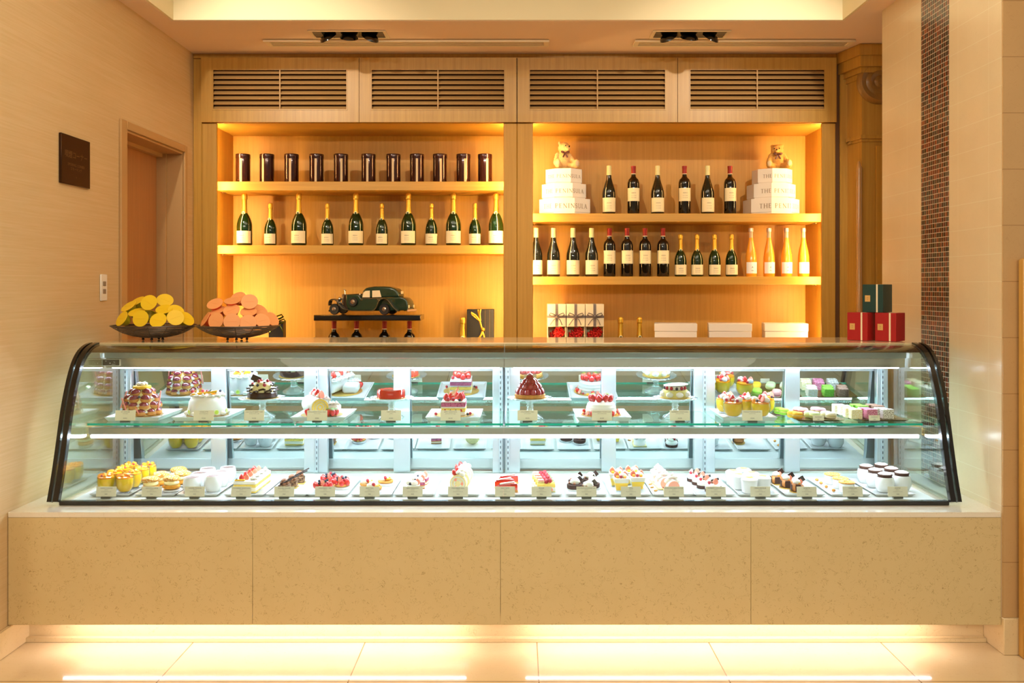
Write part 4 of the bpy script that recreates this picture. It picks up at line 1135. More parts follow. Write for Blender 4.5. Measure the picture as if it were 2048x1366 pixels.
ORNG = mat('orange fruit', '#f8a01c', .3, coat=.5, var=.2, vs=60)
GOLDL = mat('gold lace board', '#d8b058', .3, .7)
SLATE = mat('gold tray', '#8c7030', .25, .7)
CARDM = mat('price card ivory', '#e8dfc4', .6)
CARDB = mat('card holder smoke', '#5c5a50', .3, .3)
INKM = mat('card ink', '#3c382e', .6)
NUTS = speckle_mat('hazelnut crumb', '#8c6844', '#4a2c18', 120, .5, .8)
TOAST = mat('toasted top', '#e8a848', .4, var=.3, vs=40)
SILV = mat('sponge cream layer', '#f6ecd4', .6)

CUPG = thin_glass('cup glass', '#fefefe', .03, .5, 0, 3.5)
# ------------------------------------------------------------------ shared small meshes
FR = {}
def fr(kind):
    if kind in FR: return FR[kind]
    m = MB()
    if kind in ('strawberry', 'glazed_strawberry'):
        m.lathe([(0, 0), (.006, .0008), (.0105, .005), (.0118, .010), (.0105, .017), (.0065, .0245), (.0025, .0285), (0, .029)], 14)
        me = m.mesh(kind, STRAWB if kind == 'strawberry' else STRAWG)
    elif kind == 'strawberry_half':
        m.prism([(0, 0), (.006, .001), (.0105, .006), (.011, .012), (.008, .02), (0, .028), (-.008, .02), (-.011, .012), (-.0105, .006), (-.006, .001)], -.0035, .0035, 'y')
        me = m.mesh(kind, STRAWI)
    elif kind == 'leafed_strawberry':
        m.lathe([(0, .029), (.006, .028), (.0105, .024), (.0118, .018), (.0105, .011), (.0065, .0045), (.0025, .0008), (0, 0)], 14)
        for k in range(6):
            a = k * PI / 3; m.add([(0, 0, .0285), (.005 * math.cos(a - .4), .005 * math.sin(a - .4), .030), (.013 * math.cos(a), .013 * math.sin(a), .027), (.005 * math.cos(a + .4), .005 * math.sin(a + .4), .030)], [(0, 1, 2, 3)], mat=1)
        me = m.mesh(kind, [STRAWB, LEAFG])
    elif kind == 'raspberry':
        m.ball((0, 0, .0065), (.0065, .0065, .007), 12, 9, wob=.12, fr=3, seed=2); me = m.mesh(kind, RASP)
    elif kind == 'blueberry':
        m.ball((0, 0, .0055), .0056, 12, 8); m.lathe([(.0024, .0112), (.0014, .0106), (0, .0104)], 8); me = m.mesh(kind, BLUEB)
    elif kind == 'cream_swirl':
        pts = []; rs = []
        for i in range(26):
            u = i / 25; a = u * 4.5 * PI; r = .0105 * (1 - u)
            pts.append((r * math.cos(a), r * math.sin(a), .004 + u * .016)); rs.append(.0055 * (1 - .75 * u))
        m.tube(pts, rs, 7); me = m.mesh(kind, CREAM, 60)
    elif kind == 'cream_dollop':
        m.ball((0, 0, .009), (.015, .014, .0115), 14, 9, wob=.18, seed=4); me = m.mesh(kind, CREAM)
    elif kind == 'profiterole':
        m.lathe([(.012, 0), (.0205, .004), (.022, .011), (.019, .018)], 16, mat=0)
        m.lathe([(.0197, .0165), (.0185, .021), (.013, .0265), (.006, .0295), (0, .030)], 16, mat=1, cap=False)
        me = m.mesh(kind, [BUN, GLAZP])
    elif kind == 'pink_stick':
        m.box(-.0028, .0028, -.002, .002, 0, .078, .001); me = m.mesh(kind, PINKC)
    elif kind == 'chocolate_stick':
        m.box(-.0022, .0022, -.0022, .0022, 0, .05, .0008); me = m.mesh(kind, CHOC)
    elif kind == 'chocolate_plaque':
        m.box(-.010, .010, -.0009, .0009, 0, .03, .0004); me = m.mesh(kind, CHOC)
    elif kind == 'chocolate_curl':
        m.tube([(-.014, 0, 0), (-.005, .003, .003), (.005, .002, .005), (.014, -.002, .003)], .0038, 7); me = m.mesh(kind, CHOC)
    elif kind == 'lime_round':
        m.lathe([(.011, 0), (.0115, .001), (.011, .0022), (0, .0022)], 18); m.lathe([(.0085, .00225), (0, .0028)], 16, mat=1, cap=False); me = m.mesh(kind, [CREMG, LIMEI])
    elif kind == 'mango_cube':
        m.box(-.006, .006, -.006, .006, 0, .010, .002); me = m.mesh(kind, ORNG)
    elif kind == 'leaf':
        m.tube([(0, 0, 0), (.004, .001, .003), (.009, 0, .004), (.013, 0, .002)], [.0008, .0032, .0028, .0004], 6, flat=.3); me = m.mesh(kind, LEAFG)
    elif kind == 'macaron_disc':
        m.lathe([(0, 0), (.015, .0), (.018, .003), (.0165, .005), (0, .005)], 20); me = m.mesh(kind, CREAMY)
    elif kind == 'hazelnut':
        m.ball((0, 0, .005), (.0055, .0055, .0055), 10, 7, wob=.1); me = m.mesh(kind, CHOCL)
    elif kind == 'caramel_nut':
        m.ball((0, 0, .005), (.0065, .006, .005), 10, 7, wob=.25, seed=7); me = m.mesh(kind, CRUST)
    elif kind == 'orange_slice':
        m.prism([(.013 * math.cos(a * PI / 8), .013 * math.sin(a * PI / 8)) for a in range(9)], -.003, .003, 'y'); me = m.mesh(kind, ORNG)
    elif kind == 'almond_biscuit':
        m.box(-.012, .012, -.004, .004, 0, .008, .002); me = m.mesh(kind, CRUST)
    FR[kind] = me
    return me
CREMG = mat('lime pith', '#dce4a0', .5); LIMEI = mat('lime flesh', '#b4cc40', .2, coat=.6)
def put(t, kind, x, y, z, s=1.0, rx=0, ry=0, rz=0, name=None):
    return link(name or kind.replace('glazed_', '').replace('leafed_', ''), fr(kind), t, (x, y, z), (rx, ry, rz), s)

# ------------------------------------------------------------------ trays and cards
DZ = .5465; SZT = .829
def tray_proto(name, w, d, h, m):
    t = thing(name, 'x', 'tray'); b = MB()
    hw, hd = w / 2, d / 2
    def ring(e, z): return [(-hw + e, -hd + e, z), (hw - e, -hd + e, z), (hw - e, hd - e, z), (-hw + e, hd - e, z)]
    L = [ring(.012, 0), ring(0, h), ring(.004, h), ring(.014, h * .5)]
    vs = [p for r in L for p in r]; fs = [(3, 2, 1, 0), (12, 13, 14, 15)]
    for k in range(3):
        for i in range(4):
            j = (i + 1) % 4; fs.append((k * 4 + i, k * 4 + j, k * 4 + 4 + j, k * 4 + 4 + i))
    b.add(vs, fs); b.build('dish', m, t, ang=30)
    return Multi(t)
TRL = tray_proto('serving_tray', .166, .315, .011, PORC)
TRU = tray_proto('serving_tray', .232, .27, .018, PORC)
TRG = tray_proto('gold_tray', .20, .24, .008, SLATE)
def card(px, Y, z, w, h, lines, lab, group):
    t = thing('price_card', lab, 'price card', (wx(px, Y), Y, z + .0004), 0, group)
    M = Matrix.Translation((0, 0, .006)) @ Matrix.Rotation(R(-8), 4, 'X')
    MB().box(-.020, .020, -.004, .008, 0, .0078, .001).build('card_holder', CARDB, t)
    c = MB().box(-w / 2, w / 2, -.0006, .0006, .002, h, 0, M=M).build('card', CARDM, t)
    n = len(lines)
    for k, (b, s, zz) in enumerate(lines):
        me = text_mesh(b, s, INKM, depth=.00005)
        wd = max((v.co.x for v in me.vertices), default=0) * 2
        f = min(1, (w * .94) / wd) if wd else 1
        for v in me.vertices: v.co = M @ Vector((v.co.x * f, -.0008 - abs(v.co.z), zz * h + v.co.y))
        link('lettering', me, c)
    return t
UPN = [(250, 'ST. HONORÉ', 'crème légère', '¥4,800'), (407, 'CHARLOTTE', 'lime et fromage blanc', '¥4,200'), (508, 'CHOCOLATE BERRY TART', 'chocolat et fruits rouges', '¥4,200'),
       (634, 'STRAWBERRY ROLL CAKE', 'fraise et crème', '¥3,800'), (782, 'TARTE TATIN', 'pomme', '¥3,800'), (901, 'BERRY SENSATION', 'génoise aux fruits rouges', '¥4,500'),
       (1055, 'STRAWBERRY TART', 'tarte aux fraises', '¥4,500'), (1204, 'STRAWBERRY SHORTCAKE', 'fraise et crème fraîche', '¥4,800'), (1360, 'RASPBERRY SHORTCAKE', 'framboise et crème', '¥4,200'), (1505, 'MANGO PUDDING BOWL', 'mangue et fruits', '¥4,800')]
UPL = ['croquembouche cake', 'white lime cake', 'chocolate berry cake stand', 'strawberry roll cake', 'red glazed cake stand', 'layered berry cake', 'strawberry dome stand', 'white strawberry cake', 'berry topped cake stand', 'mango dessert glasses']
YC = 3.742
for (p, a, b_, c_), l in zip(UPN, UPL):
    card(p, YC, SZT, .084, .0445, ((a, .0062, .84), (b_, .0042, .68), (c_, .006, .26)), 'ivory price card on the glass shelf in front of the ' + l, 'price cards on the glass shelf')
for p, l in ((1637, 'macarons'), (1749, 'marshmallow cubes')):
    card(p, YC, SZT, .046, .024, (('MACARON' if p < 1700 else 'GUIMAUVE', .0055, .68), ('¥280', .005, .3)), 'small ivory price card in front of the ' + l, 'small price cards on the glass shelf')
LON = [(212, 'MANGO PUDDING', 'mango glasses'), (303, 'CHOU À LA CRÈME', 'cream puffs'), (389, 'CARAMEL PUDDING', 'white chocolate cups'), (482, 'STRAWBERRY SHORTCAKE', 'strawberry shortcake'), (568, 'ROCHER AMANDE', 'hazelnut chocolate cakes'),
       (650, 'STRAWBERRY TART', 'strawberry tarts'), (739, 'FRUIT TART', 'citrus fruit tarts'), (825, 'BERRY SENSATION', 'berry millefeuilles'), (916, 'STRAWBERRY ROLL', 'cream roll slices'), (1010, 'RUBIS TARTE', 'red glazed wedges'), (1083, 'FRAISIER', 'raspberry sponge slices'),
       (1173, 'CHOCOLATE & PISTACHIO TART', 'chocolate cream tarts'), (1262, 'TRIFLE', 'fruit trifle cups'), (1348, 'WHITE STRAWBERRY MOUSSE', 'pink centred domes'), (1432, 'RASPBERRY CHOCOLATE', 'chocolate raspberry creams'), (1521, 'CRÈME MERINGUE', 'toasted cream pots'), (1614, 'NOISETTE', 'hazelnut chocolate squares'), (1706, 'CHEESECAKE', 'ivory cheesecakes'), (1796, 'SOUFFLÉ', 'chocolate topped cups')]
for k, (p, a, l) in enumerate(LON):
    card(p, 3.600, DZ, .080, .041, ((a, .0058, .84), ('pâtisserie', .0036, .69), ('lait, oeuf, farine de blé, sucre', .0033, .52), ('¥%d' % (480 + 20 * (k % 6)), .0055, .27)), 'ivory price card on the lower deck in front of the ' + l, 'price cards on the lower deck')
TX = [wx(p, 3.60) for p, a, b_ in LON]
YT = 3.785
for x, (p, a, l) in zip(TX, LON):
    TRL.put((x + .002, YT, DZ + .0004), 0, 'white rectangular porcelain tray on the lower deck under the ' + l, 'trays on the lower deck')
TZL = DZ + .0004 + .0062
UX = {1: wx(263.5, 3.77), 2: wx(398, 3.77), 4: wx(636, 3.77), 6: wx(906, 3.77), 8: wx(1208, 3.77), 10: wx(1500, 3.77)}
YU = 3.903
for k, l in ((1, 'croquembouche cake'), (2, 'white lime cake'), (4, 'strawberry roll cake'), (6, 'layered berry cake'), (8, 'white strawberry cake'), (10, 'mango dessert glasses')):
    TRU.put((UX[k], YU, SZT + .0006), 0, 'white square porcelain tray on the glass shelf under the ' + l, 'trays on the glass shelf')
TZU = SZT + .0006 + .0094
XG1, XG2 = wx(1626, 3.86), wx(1751, 3.86)
TRG.put((XG1, 3.88, SZT + .0006), 0, 'thin gold tray on the glass shelf under the macarons', 'gold trays'); TRG.put((XG2, 3.88, SZT + .0006), 0, 'thin gold tray on the glass shelf under the marshmallow cubes', 'gold trays')

# glass cake stands
t = thing('glass_cake_stand', 'x', 'cake stand'); b = MB()
b.lathe([(.0, .002), (.045, .001), (.052, .0), (.054, .004), (.046, .009), (.03, .018), (.017, .030), (.0125, .042), (.016, .052), (.012, .058), (.016, .066), (.028, .0745), (.0, .076)], 36, scal=.03, ns=12); b.build('pedestal', CRYSTAL, t)
b = MB(); b.lathe([(0, .0765), (.06, .078), (.085, .080), (.096, .085), (.098, .0865), (.095, .0885), (.084, .084), (.05, .0815), (0, .081)], 60, scal=.04, ns=20); b.build('plate', CRYSTAL, t)
STD = Multi(t)
YS = 3.885; STZ = SZT + .0004
for p, l in ((525, 'chocolate berry cake'), (783, 'red glazed flat cake'), (1060, 'strawberry dome tart'), (1350, 'berry topped cream cake')):
    STD.put((wx(p, YS), YS, STZ), 0, 'pressed glass footed cake stand holding the ' + l, 'glass cake stands')
STT = STZ + .0825

# ------------------------------------------------------------------ whole cakes
def lace(t, r):
    b = MB(); b.lathe([(0, 0), (r, 0), (r + .003, .0008), (r, .0018), (0, .0018)], 72, scal=.02, ns=36); b.build('lace_board', GOLDL, t); return .0019
rr = random.Random(5)
def cake(name, lab, px, z, Y=YU, cat='cake', rz=0): return thing(name, lab, cat, (wx(px, Y), Y, z + .0004), rz)
# 1 croquembouche
t = cake('croquembouche_cake', 'tall dome cake of plum glazed profiteroles with cream and pink chocolate sticks', 284, TZU)
z0 = lace(t, .084)
MB().lathe([(.07, z0), (.072, .03), (.062, .06), (.045, .095), (.03, .108), (0, .112)], 24).build('cream_core', CREAMY, t)
for row, (n, r, z) in enumerate(((10, .063, 0.002), (9, .059, .031), (7, .048, .060), (5, .032, .086))):
    for k in range(n):
        a = 2 * PI * (k + .5 * (row % 2)) / n
        put(t, 'profiterole', r * math.cos(a), r * math.sin(a), z, 1.06, rz=a, ry=.12 * row)
        if row < 3 and k % 2 == 0:
            a2 = a + PI / n; put(t, 'cream_swirl', (r + .006) * math.cos(a2), (r + .006) * math.sin(a2), z + .006, .95)
for x, y, z, ry_ in ((-.028, -.080, .014, -.5), (.022, -.082, .012, -.62), (.082, -.03, .03, .03), (-.085, -.02, .03, .25)):
    put(t, 'pink_stick', x, y, z, 1.0, rx=-.3, ry=ry_, rz=0)
for a, z in ((-1.9, .074), (-1.35, .078), (-2.2, .05)): put(t, 'blueberry', .062 * math.cos(a), .062 * math.sin(a), z)
MB().lathe([(0, .113), (.036, .113), (.038, .117), (.036, .125), (.0, .127)], 28).build('macaron_top', YELM, t)
for k in range(5): put(t, 'cream_dollop', .014 * math.cos(k * 1.3), .014 * math.sin(k * 1.3), .1265, .7)
put(t, 'leaf', .01, -.01, .142)
# 2 white lime cake
t = cake('lime_cream_cake', 'white cream cake with lime rounds and berries on top, second from left above', 415, TZU)
z0 = lace(t, .086)
MB().lathe([(.078, z0), (.082, .01), (.076, .06), (.066, .078), (.05, .086), (0, .088)], 36).build('cream_coat', CREAM, t)
for k in range(16):
    a = k * 2 * PI / 16
    b_ = put(t, 'lime_round', .082 * math.cos(a), .082 * math.sin(a), .018 + .02 * (k % 2), 1.0, ry=PI / 2, rz=a) if k % 2 == 0 else put(t, 'cream_dollop', .082 * math.cos(a), .082 * math.sin(a), .004, .9)
for k in range(12): put(t, 'cream_swirl', .06 * math.cos(k * .524), .06 * math.sin(k * .524), .078, 1.05)
for k in range(7):
    a = k * .9; put(t, 'orange_slice', .03 * math.cos(a), .03 * math.sin(a), .088, .95, rx=.5, rz=a)
for x, y, kd in ((-.058, -.02, 'raspberry'), (.005, -.02, 'raspberry'), (.045, -.03, 'blueberry'), (.02, -.04, 'blueberry'), (-.02, .0, 'raspberry'), (.052, .01, 'blueberry')): put(t, kd, x, y, .096, 1.1)
MB().prism([(-.06, 0), (.05, .012), (.058, .022), (-.05, .008)], -.046, -.04, 'y', M=Matrix.Translation((0, 0, .088))).build('chocolate_band', YELM, t)
# 3 chocolate berry cake on stand
t = cake('chocolate_berry_cake', 'chocolate cake heaped with cream, berries and chocolate curls on a glass stand', 525, STT + .002, YS)
z0 = lace(t, .066)
MB().lathe([(.06, z0), (.064, .006), (.062, .024), (.056, .028), (0, .028)], 32).build('chocolate_base', CHOC, t)
MB().lathe([(.053, .0282), (.050, .045), (.038, .062), (.02, .07), (0, .071)], 28).build('cream_heap', CREAMY, t)
for k in range(14):
    a = k * 2 * PI / 14; put(t, 'chocolate_curl', .058 * math.cos(a), .058 * math.sin(a), .030 + .008 * (k % 2), 1.1, rz=a + 1.2)
for k in range(9): a = k * 2 * PI / 9 + .3; put(t, ('blueberry', 'raspberry', 'chocolate_curl')[k % 3], .042 * math.cos(a), .042 * math.sin(a), .052, 1.15, rz=a)
for k in range(6): a = k * 1.05; put(t, ('raspberry', 'chocolate_curl')[k % 2], .022 * math.cos(a), .022 * math.sin(a), .067, 1.1, rz=a)
put(t, 'chocolate_plaque', -.01, 0, .075, 1.3, ry=-1.1, rx=.2)
# 4 strawberry roll cake
t = cake('strawberry_roll_cake', 'long cream roll cake topped with strawberries, sponge spiral facing front', 644, TZU)
z0 = lace(t, .086)
Mr = Matrix.Translation((-.032, 0, .041)) @ Matrix.Rotation(R(-62), 4, 'Z') @ Matrix.Rotation(PI / 2, 4, 'Y')
MB().lathe([(0, -.075), (.036, -.075), (.038, -.072), (.038, .085), (0, .086)], 32, M=Mr @ Matrix.Translation((0, 0, .0))).build('roll', CREAM, t)
for (ra, rb, m_) in ((.036, .027, SPONGE), (.024, .017, SPONGE), (.012, .005, SPONGE)):
    b = MB(); b.lathe([(rb, .0865), (ra, .0865), (ra, .0875), (rb, .0875)], 28, M=Mr, cap=False); b.build('sponge_spiral', m_, t)
ux, uy = math.cos(R(-62)), math.sin(R(-62))
for k in range(6):
    d = -.062 + k * .027; put(t, ('strawberry_half', 'cream_swirl', 'strawberry', 'cream_dollop', 'strawberry', 'cream_swirl')[k], -.032 - ux * d + .012, -uy * d, .076, 1.25, rz=1)
    put(t, 'cream_swirl', -.032 - ux * d + .034, -uy * d + .01, .066, 1.1)
for x, y in ((-.05, -.06), (.04, -.06), (.055, -.035), (.072, -.045), (.06, -.065)): put(t, 'leafed_strawberry', x, y, .003, 1.1, rx=.3 * x * 20)
MB().box(.0, .075, -.03, .05, z0, .045, .01).build('cream_block', CREAM, t)
for k in range(5): put(t, 'cream_swirl', .01 + k * .014, -.022, .044, .95)
# 5 red glazed flat cake
t = cake('glazed_apple_cake', 'flat round cake with shiny orange red glaze on a glass stand', 782, STT + .002, YS)
z0 = lace(t, .064)
MB().lathe([(.059, z0), (.061, .004), (.061, .030), (.055, .038), (0, .0385)], 44).build('glaze', REDG, t)
# 6 layered berry cake
t = cake('layered_berry_cake', 'square layered berry cake with strawberries and pink chocolate on top', 908, TZU)
z0 = lace(t, .084)
for a, c, m_ in ((z0, .018, CREAM), (.0182, .034, SPONGE), (.0342, .04, CREAM), (.0402, .058, BERRYSP), (.0582, .064, CREAM)):
    MB().box(-.052, .052, -.052, .052, a, c, .0025).build('layer', m_, t)
for k in range(4): put(t, 'raspberry' if k % 3 == 0 else 'blueberry', -.035 + k * .023, -.0525, .02, .8)
for x, y, kd, s in ((-.03, -.03, 'strawberry', 1.2), (.03, -.032, 'strawberry', 1.35), (.0, -.04, 'raspberry', 1.2), (-.012, .0, 'strawberry', 1.3), (.035, .01, 'strawberry', 1.2), (.028, -.046, 'blueberry', 1.1), (-.04, .02, 'raspberry', 1.2), (.01, .03, 'strawberry', 1.2), (-.022, -.045, 'raspberry', 1.3)): put(t, kd, x, y, .064, s, rx=.3)
MB().box(-.006, .006, -.0008, .0008, 0, .06, 0, M=Matrix.Translation((-.03, -.015, .08)) @ Matrix.Rotation(1.0, 4, 'Y')).build('white_chocolate', mat('ivory chocolate', '#f0e0b8', .4), t)
for q in (.4, 1.0): put(t, 'pink_stick', .0, -.02, .075, .7, ry=q)
put(t, 'leaf', -.008, -.03, .085); put(t, 'raspberry', -.075, -.04, .003); put(t, 'raspberry', .072, -.03, .003); put(t, 'blueberry', .062, -.045, .003)
# 7 strawberry dome
t = cake('strawberry_dome_tart', 'dome of whole glazed strawberries on a tart shell, on a glass stand', 1060, STT + .002, YS)
z0 = lace(t, .068)
MB().lathe([(.058, z0), (.064, .004), (.067, .016), (.062, .018), (0, .018)], 36).build('tart_shell', CRUST, t)
MB().lathe([(.05, .0182), (.044, .05), (.02, .075), (0, .079)], 20).build('custard', CREAMY, t)
for n, r, z, ti in ((13, .053, .012, .35), (11, .044, .034, .6), (7, .029, .056, .9), (4, .013, .074, .8)):
    for k in range(n):
        a = 2 * PI * k / n + r * 30; put(t, 'glazed_strawberry', r * math.cos(a), r * math.sin(a), z, 1.25, ry=-ti * .6, rz=a)
MB().box(-.03, .024, -.001, .001, .0, .014, 0, M=Matrix.Translation((.004, -.012, .088)) @ Matrix.Rotation(-.5, 4, 'X')).build('chocolate_sign', mat('ivory chocolate', '#f0e0b8', .4), t)
# 8 white strawberry cake
t = cake('strawberry_shortcake', 'round white cream cake crowned with leafed strawberries, on a square tray', 1202, TZU)
z0 = lace(t, .084)
b = MB(); b.lathe([(.064, z0), (.068, .006), (.066, .016), (.068, .02), (.064, .03), (.065, .034), (.060, .044), (.06, .048), (.05, .057), (0, .059)], 44); b.build('cream_coat', CREAM, t)
for k in range(9):
    a = 2 * PI * k / 9 + .25; put(t, 'leafed_strawberry' if k % 2 else 'strawberry', .037 * math.cos(a), .037 * math.sin(a), .058, 1.15, rx=.35 * math.sin(a), ry=.4 * math.cos(a))
for k in range(4): a = k * 1.6; put(t, 'raspberry', .014 * math.cos(a), .014 * math.sin(a), .06, 1.2)
for k in range(20):
    a = 2 * PI * k / 20; put(t, ('strawberry_half', 'leafed_strawberry', 'orange_slice', 'raspberry')[k % 4], .08 * math.cos(a), .08 * math.sin(a), .003, .75, rz=a + 1.57, rx=-.4)
# 9 berry topped cake
t = cake('berry_cream_cake', 'round cream cake ringed with red berries under a white disc, on glass stand', 1350, STT + .002, YS)
z0 = lace(t, .064)
MB().lathe([(.054, z0), (.056, .005), (.056, .03), (.052, .036), (0, .037)], 36).build('sponge_band', mat('genoise green gold', '#d4c878', .7, var=.1, vs=60), t)
for k in range(8): a = k * PI / 4 + .2; put(t, 'cream_dollop', .052 * math.cos(a), .052 * math.sin(a), .008, 1.1)
for k in range(12): a = k * 2 * PI / 12; put(t, 'raspberry' if k % 3 else 'blueberry', .044 * math.cos(a), .044 * math.sin(a), .037, 1.15)
MB().lathe([(0, .0375), (.042, .0375), (.042, .052), (0, .054)], 28).build('cream_middle', CREAM, t)
MB().lathe([(0, .0), (.052, .0), (.053, .002), (.04, .005), (0, .006)], 32, M=Matrix.Translation((.004, 0, .056)) @ Matrix.Rotation(-.06, 4, 'Y')).build('meringue_disc', CREAM, t)
# 10 mango dessert glasses
def pudding(r, h, name='mango_glass', fruit=0):
    t = thing(name, 'x', 'dessert'); b = MB()
    b.lathe([(.0, .001), (r * .62, .0005), (r * .72, .003), (r * .93, h * .3), (r, h * .6), (r * .93, h), (r * .88, h), (r * .94, h * .6), (r * .87, h * .3), (r * .6, .006), (0, .006)], 28, cap=False); b.build('glass_cup', CUPG, t)
    b = MB(); b.lathe([(0, .0065), (r * .58, .0065), (r * .85, h * .3), (r * .92, h * .6), (r * .9, h * .78), (0, h * .785)], 26, cap=False); b.build('pudding', YPUD, t)
    b = MB(); b.lathe([(r * .9, h * .786), (r * .87, h * .86), (r * .7, h * .9), (0, h * .9)], 22, cap=False); b.build('jelly_top', MANG, t)
    return t
pg = pudding(.0425, .074, 'mango_dessert_glass')
q = random.Random(2)
for k in range(9):
    a = k * .7; r_ = .028 if k < 7 else .006
    put(pg, ('raspberry', 'cream_dollop', 'mango_cube', 'blueberry', 'strawberry_half', 'cream_dollop', 'raspberry', 'strawberry', 'cream_swirl')[k], r_ * math.cos(a), r_ * math.sin(a), .066, 1.0, rx=q.uniform(-.4, .4))
PG = Multi(pg)
for px, Y, l in ((1466, 3.835, 'front left on the square tray'), (1521, 3.835, 'front right on the square tray'), (1491, 3.925, 'back centre of the square tray'), (1450, 3.965, 'back left on the square tray'), (1531, 3.965, 'back right on the square tray')):
    PG.put((wx(px, Y), Y, TZU + .0004), RND.uniform(0, 6), 'glass of mango pudding piled with berries and cream, ' + l, 'mango glasses on the shelf')
# 11 macarons
def macaron(name, m, f=None):
    t = thing(name, 'x', 'macaron')
    for z0, z1 in ((0, 1), (1, 0)):
        b = MB()
        if z0 == 0: b.lathe([(0, .0), (.017, .001), (.0215, .005), (.0225, .009), (.0235, .0115), (0, .012)], 24)
        else: b.lathe([(0, .0165), (.0235, .017), (.0225, .0195), (.0215, .0235), (.017, .0275), (0, .029)], 24)
        b.build('shell', m, t)
    MB().lathe([(0, .0122), (.021, .0122), (.0218, .0143), (.021, .0163), (0, .0163)], 22).build('filling', f or CREAMY, t)
    return Multi(t)
MZ = SZT + .0006 + .0042
for px, Y, m_, c in ((1595, 3.82, YELM, 'yellow'), (1629, 3.82, MINTM, 'mint'), (1662, 3.82, CREM, 'ivory'), (1568, 3.93, GREM, 'green'), (1606, 3.95, PINKM, 'pink'), (1641, 3.95, MAUVE, 'mauve')):
    P_ = macaron(c + '_macaron', m_, PINKD if c == 'pink' else None)
    for j in range(2):
        P_.put((wx(px, Y) - (.0 if j == 0 else .012), Y + j * .03 - .0, MZ + (.0004 if j == 0 else .0004)), 0, '%s macaron on the gold tray, the %s of its pair' % (c, ('nearer', 'farther')[j]), 'macarons', rot=None)
# 12 marshmallow cubes
def cube(c, m1):
    t = thing(c.split()[0] + '_marshmallow', 'x', 'sweet'); w = .0235
    MB().box(-w, w, -w * .8, w * .8, .0, .041, .0025).build('cube', m1, t)
    return Multi(t)
CUBES = [('cream', 1711, 3.82, speckle_mat('cream sugar cube', '#ecd9a0', '#fbf4e4', 260, .55, .8)), ('raspberry', 1741, 3.82, speckle_mat('raspberry sugar cube', '#c06484', '#e8a8bc', 260, .55, .8)), ('coconut', 1774, 3.82, speckle_mat('coconut sugar cube', '#a8a294', '#f4f0e8', 260, .5, .8)),
         ('lemon', 1688, 3.935, speckle_mat('lemon sugar cube', '#f0dcb0', '#fff4ec', 260, .5, .8)), ('pistachio', 1724, 3.935, speckle_mat('pistachio sugar cube', '#6cac28', '#a4d060', 260, .6, .8)), ('cocoa', 1756, 3.935, speckle_mat('cocoa sugar cube', '#84604c', '#b89884', 260, .6, .8))]
for c, px, Y, m_ in CUBES:
    P_ = cube(c, m_)
    for j in range(2):
        P_.put((wx(px, Y) - j * .010, Y + j * .042, MZ + .0004), 0, '%s coloured sugared marshmallow cube on the gold tray, the %s one' % (c, ('nearer', 'farther')[j]), 'marshmallow cubes')

# ------------------------------------------------------------------ lower deck
def rows(P_, k, spots, lab, grp, z=None, jit=.15):
    for dx, Y, l in spots:
        P_.put((TX[k] + dx, Y, (z or TZL) + .0004), RND.uniform(-jit, jit), lab + ', ' + l, grp)
# a mango pudding glasses
pa = pudding(.036, .075, 'mango_pudding')
for k in range(5): a = k * 1.3; put(pa, ('mango_cube', 'orange_slice')[k % 2], .018 * math.cos(a), .018 * math.sin(a), .064, 1.15, rz=a, rx=.3)
put(pa, 'raspberry', -.004, -.02, .066, .7)
names2 = ['front row left', 'front row right', 'second row left', 'second row right', 'third row left', 'third row right', 'back row left', 'back row right']
rows(Multi(pa), 0, [(sx * .0385 + .002, Y, names2[2 * j + (sx > 0)]) for j, Y in enumerate((3.68, 3.76, 3.84, 3.915)) for sx in (-1, 1)], 'glass of yellow mango pudding at the far left of the deck', 'mango puddings', jit=3)
# b cream puffs
def puff():
    t = thing('cream_puff', 'x', 'pastry')
    MB().lathe([(.0, 0), (.027, 0), (.034, .002), (.034, .007), (0, .0072)], 20).build('paper_case', PORC, t)
    b = MB(); b.ball((0, 0, .019), (.036, .035, .013), 20, 10, wob=.12, seed=1); b.build('choux_base', PUFF, t)
    b = MB(); b.ball((0, -.002, .034), (.031, .031, .013), 18, 10, wob=.06, seed=2); b.build('custard', CREAMY, t)
    b = MB(); b.ball((.001, .004, .050), (.034, .033, .013), 20, 10, wob=.25, seed=3, fr=1.6); b.build('choux_lid', SUGARP, t)
    return Multi(t)
rows(puff(), 1, [(-.039, 3.69, 'front left'), (.038, 3.71, 'front right'), (-.04, 3.79, 'middle left'), (.042, 3.81, 'middle right'), (.0, 3.885, 'at the back')], 'golden cream puff dusted with sugar', 'cream puffs', jit=.8)
# c white cups
def cup(fill, r=.0355, h=.062, name='pudding_cup'):
    t = thing(name, 'x', 'dessert')
    MB().lathe([(0, 0), (r * .72, 0), (r * .8, .003), (r * .99, h * .35), (r, h * .6), (r * .9, h * .95), (r * .84, h), (r * .78, h * .97), (r * .84, h * .8), (0, h * .8)], 32, cap=False).build('cup', PORC, t)
    MB().lathe([(0, h * .955), (r * .8, h * .95)], 24, cap=False).build('filling', fill, t)
    return t
rows(Multi(cup(mat('cocoa cream', '#6c4438', .35, coat=.3))), 2, [(-.041, 3.685, 'front left'), (.036, 3.71, 'front right'), (-.040, 3.775, 'second row left'), (.037, 3.80, 'second row right'), (-.038, 3.865, 'back left'), (.040, 3.89, 'back right')], 'white porcelain cup filled with cocoa cream', 'white cocoa cups')
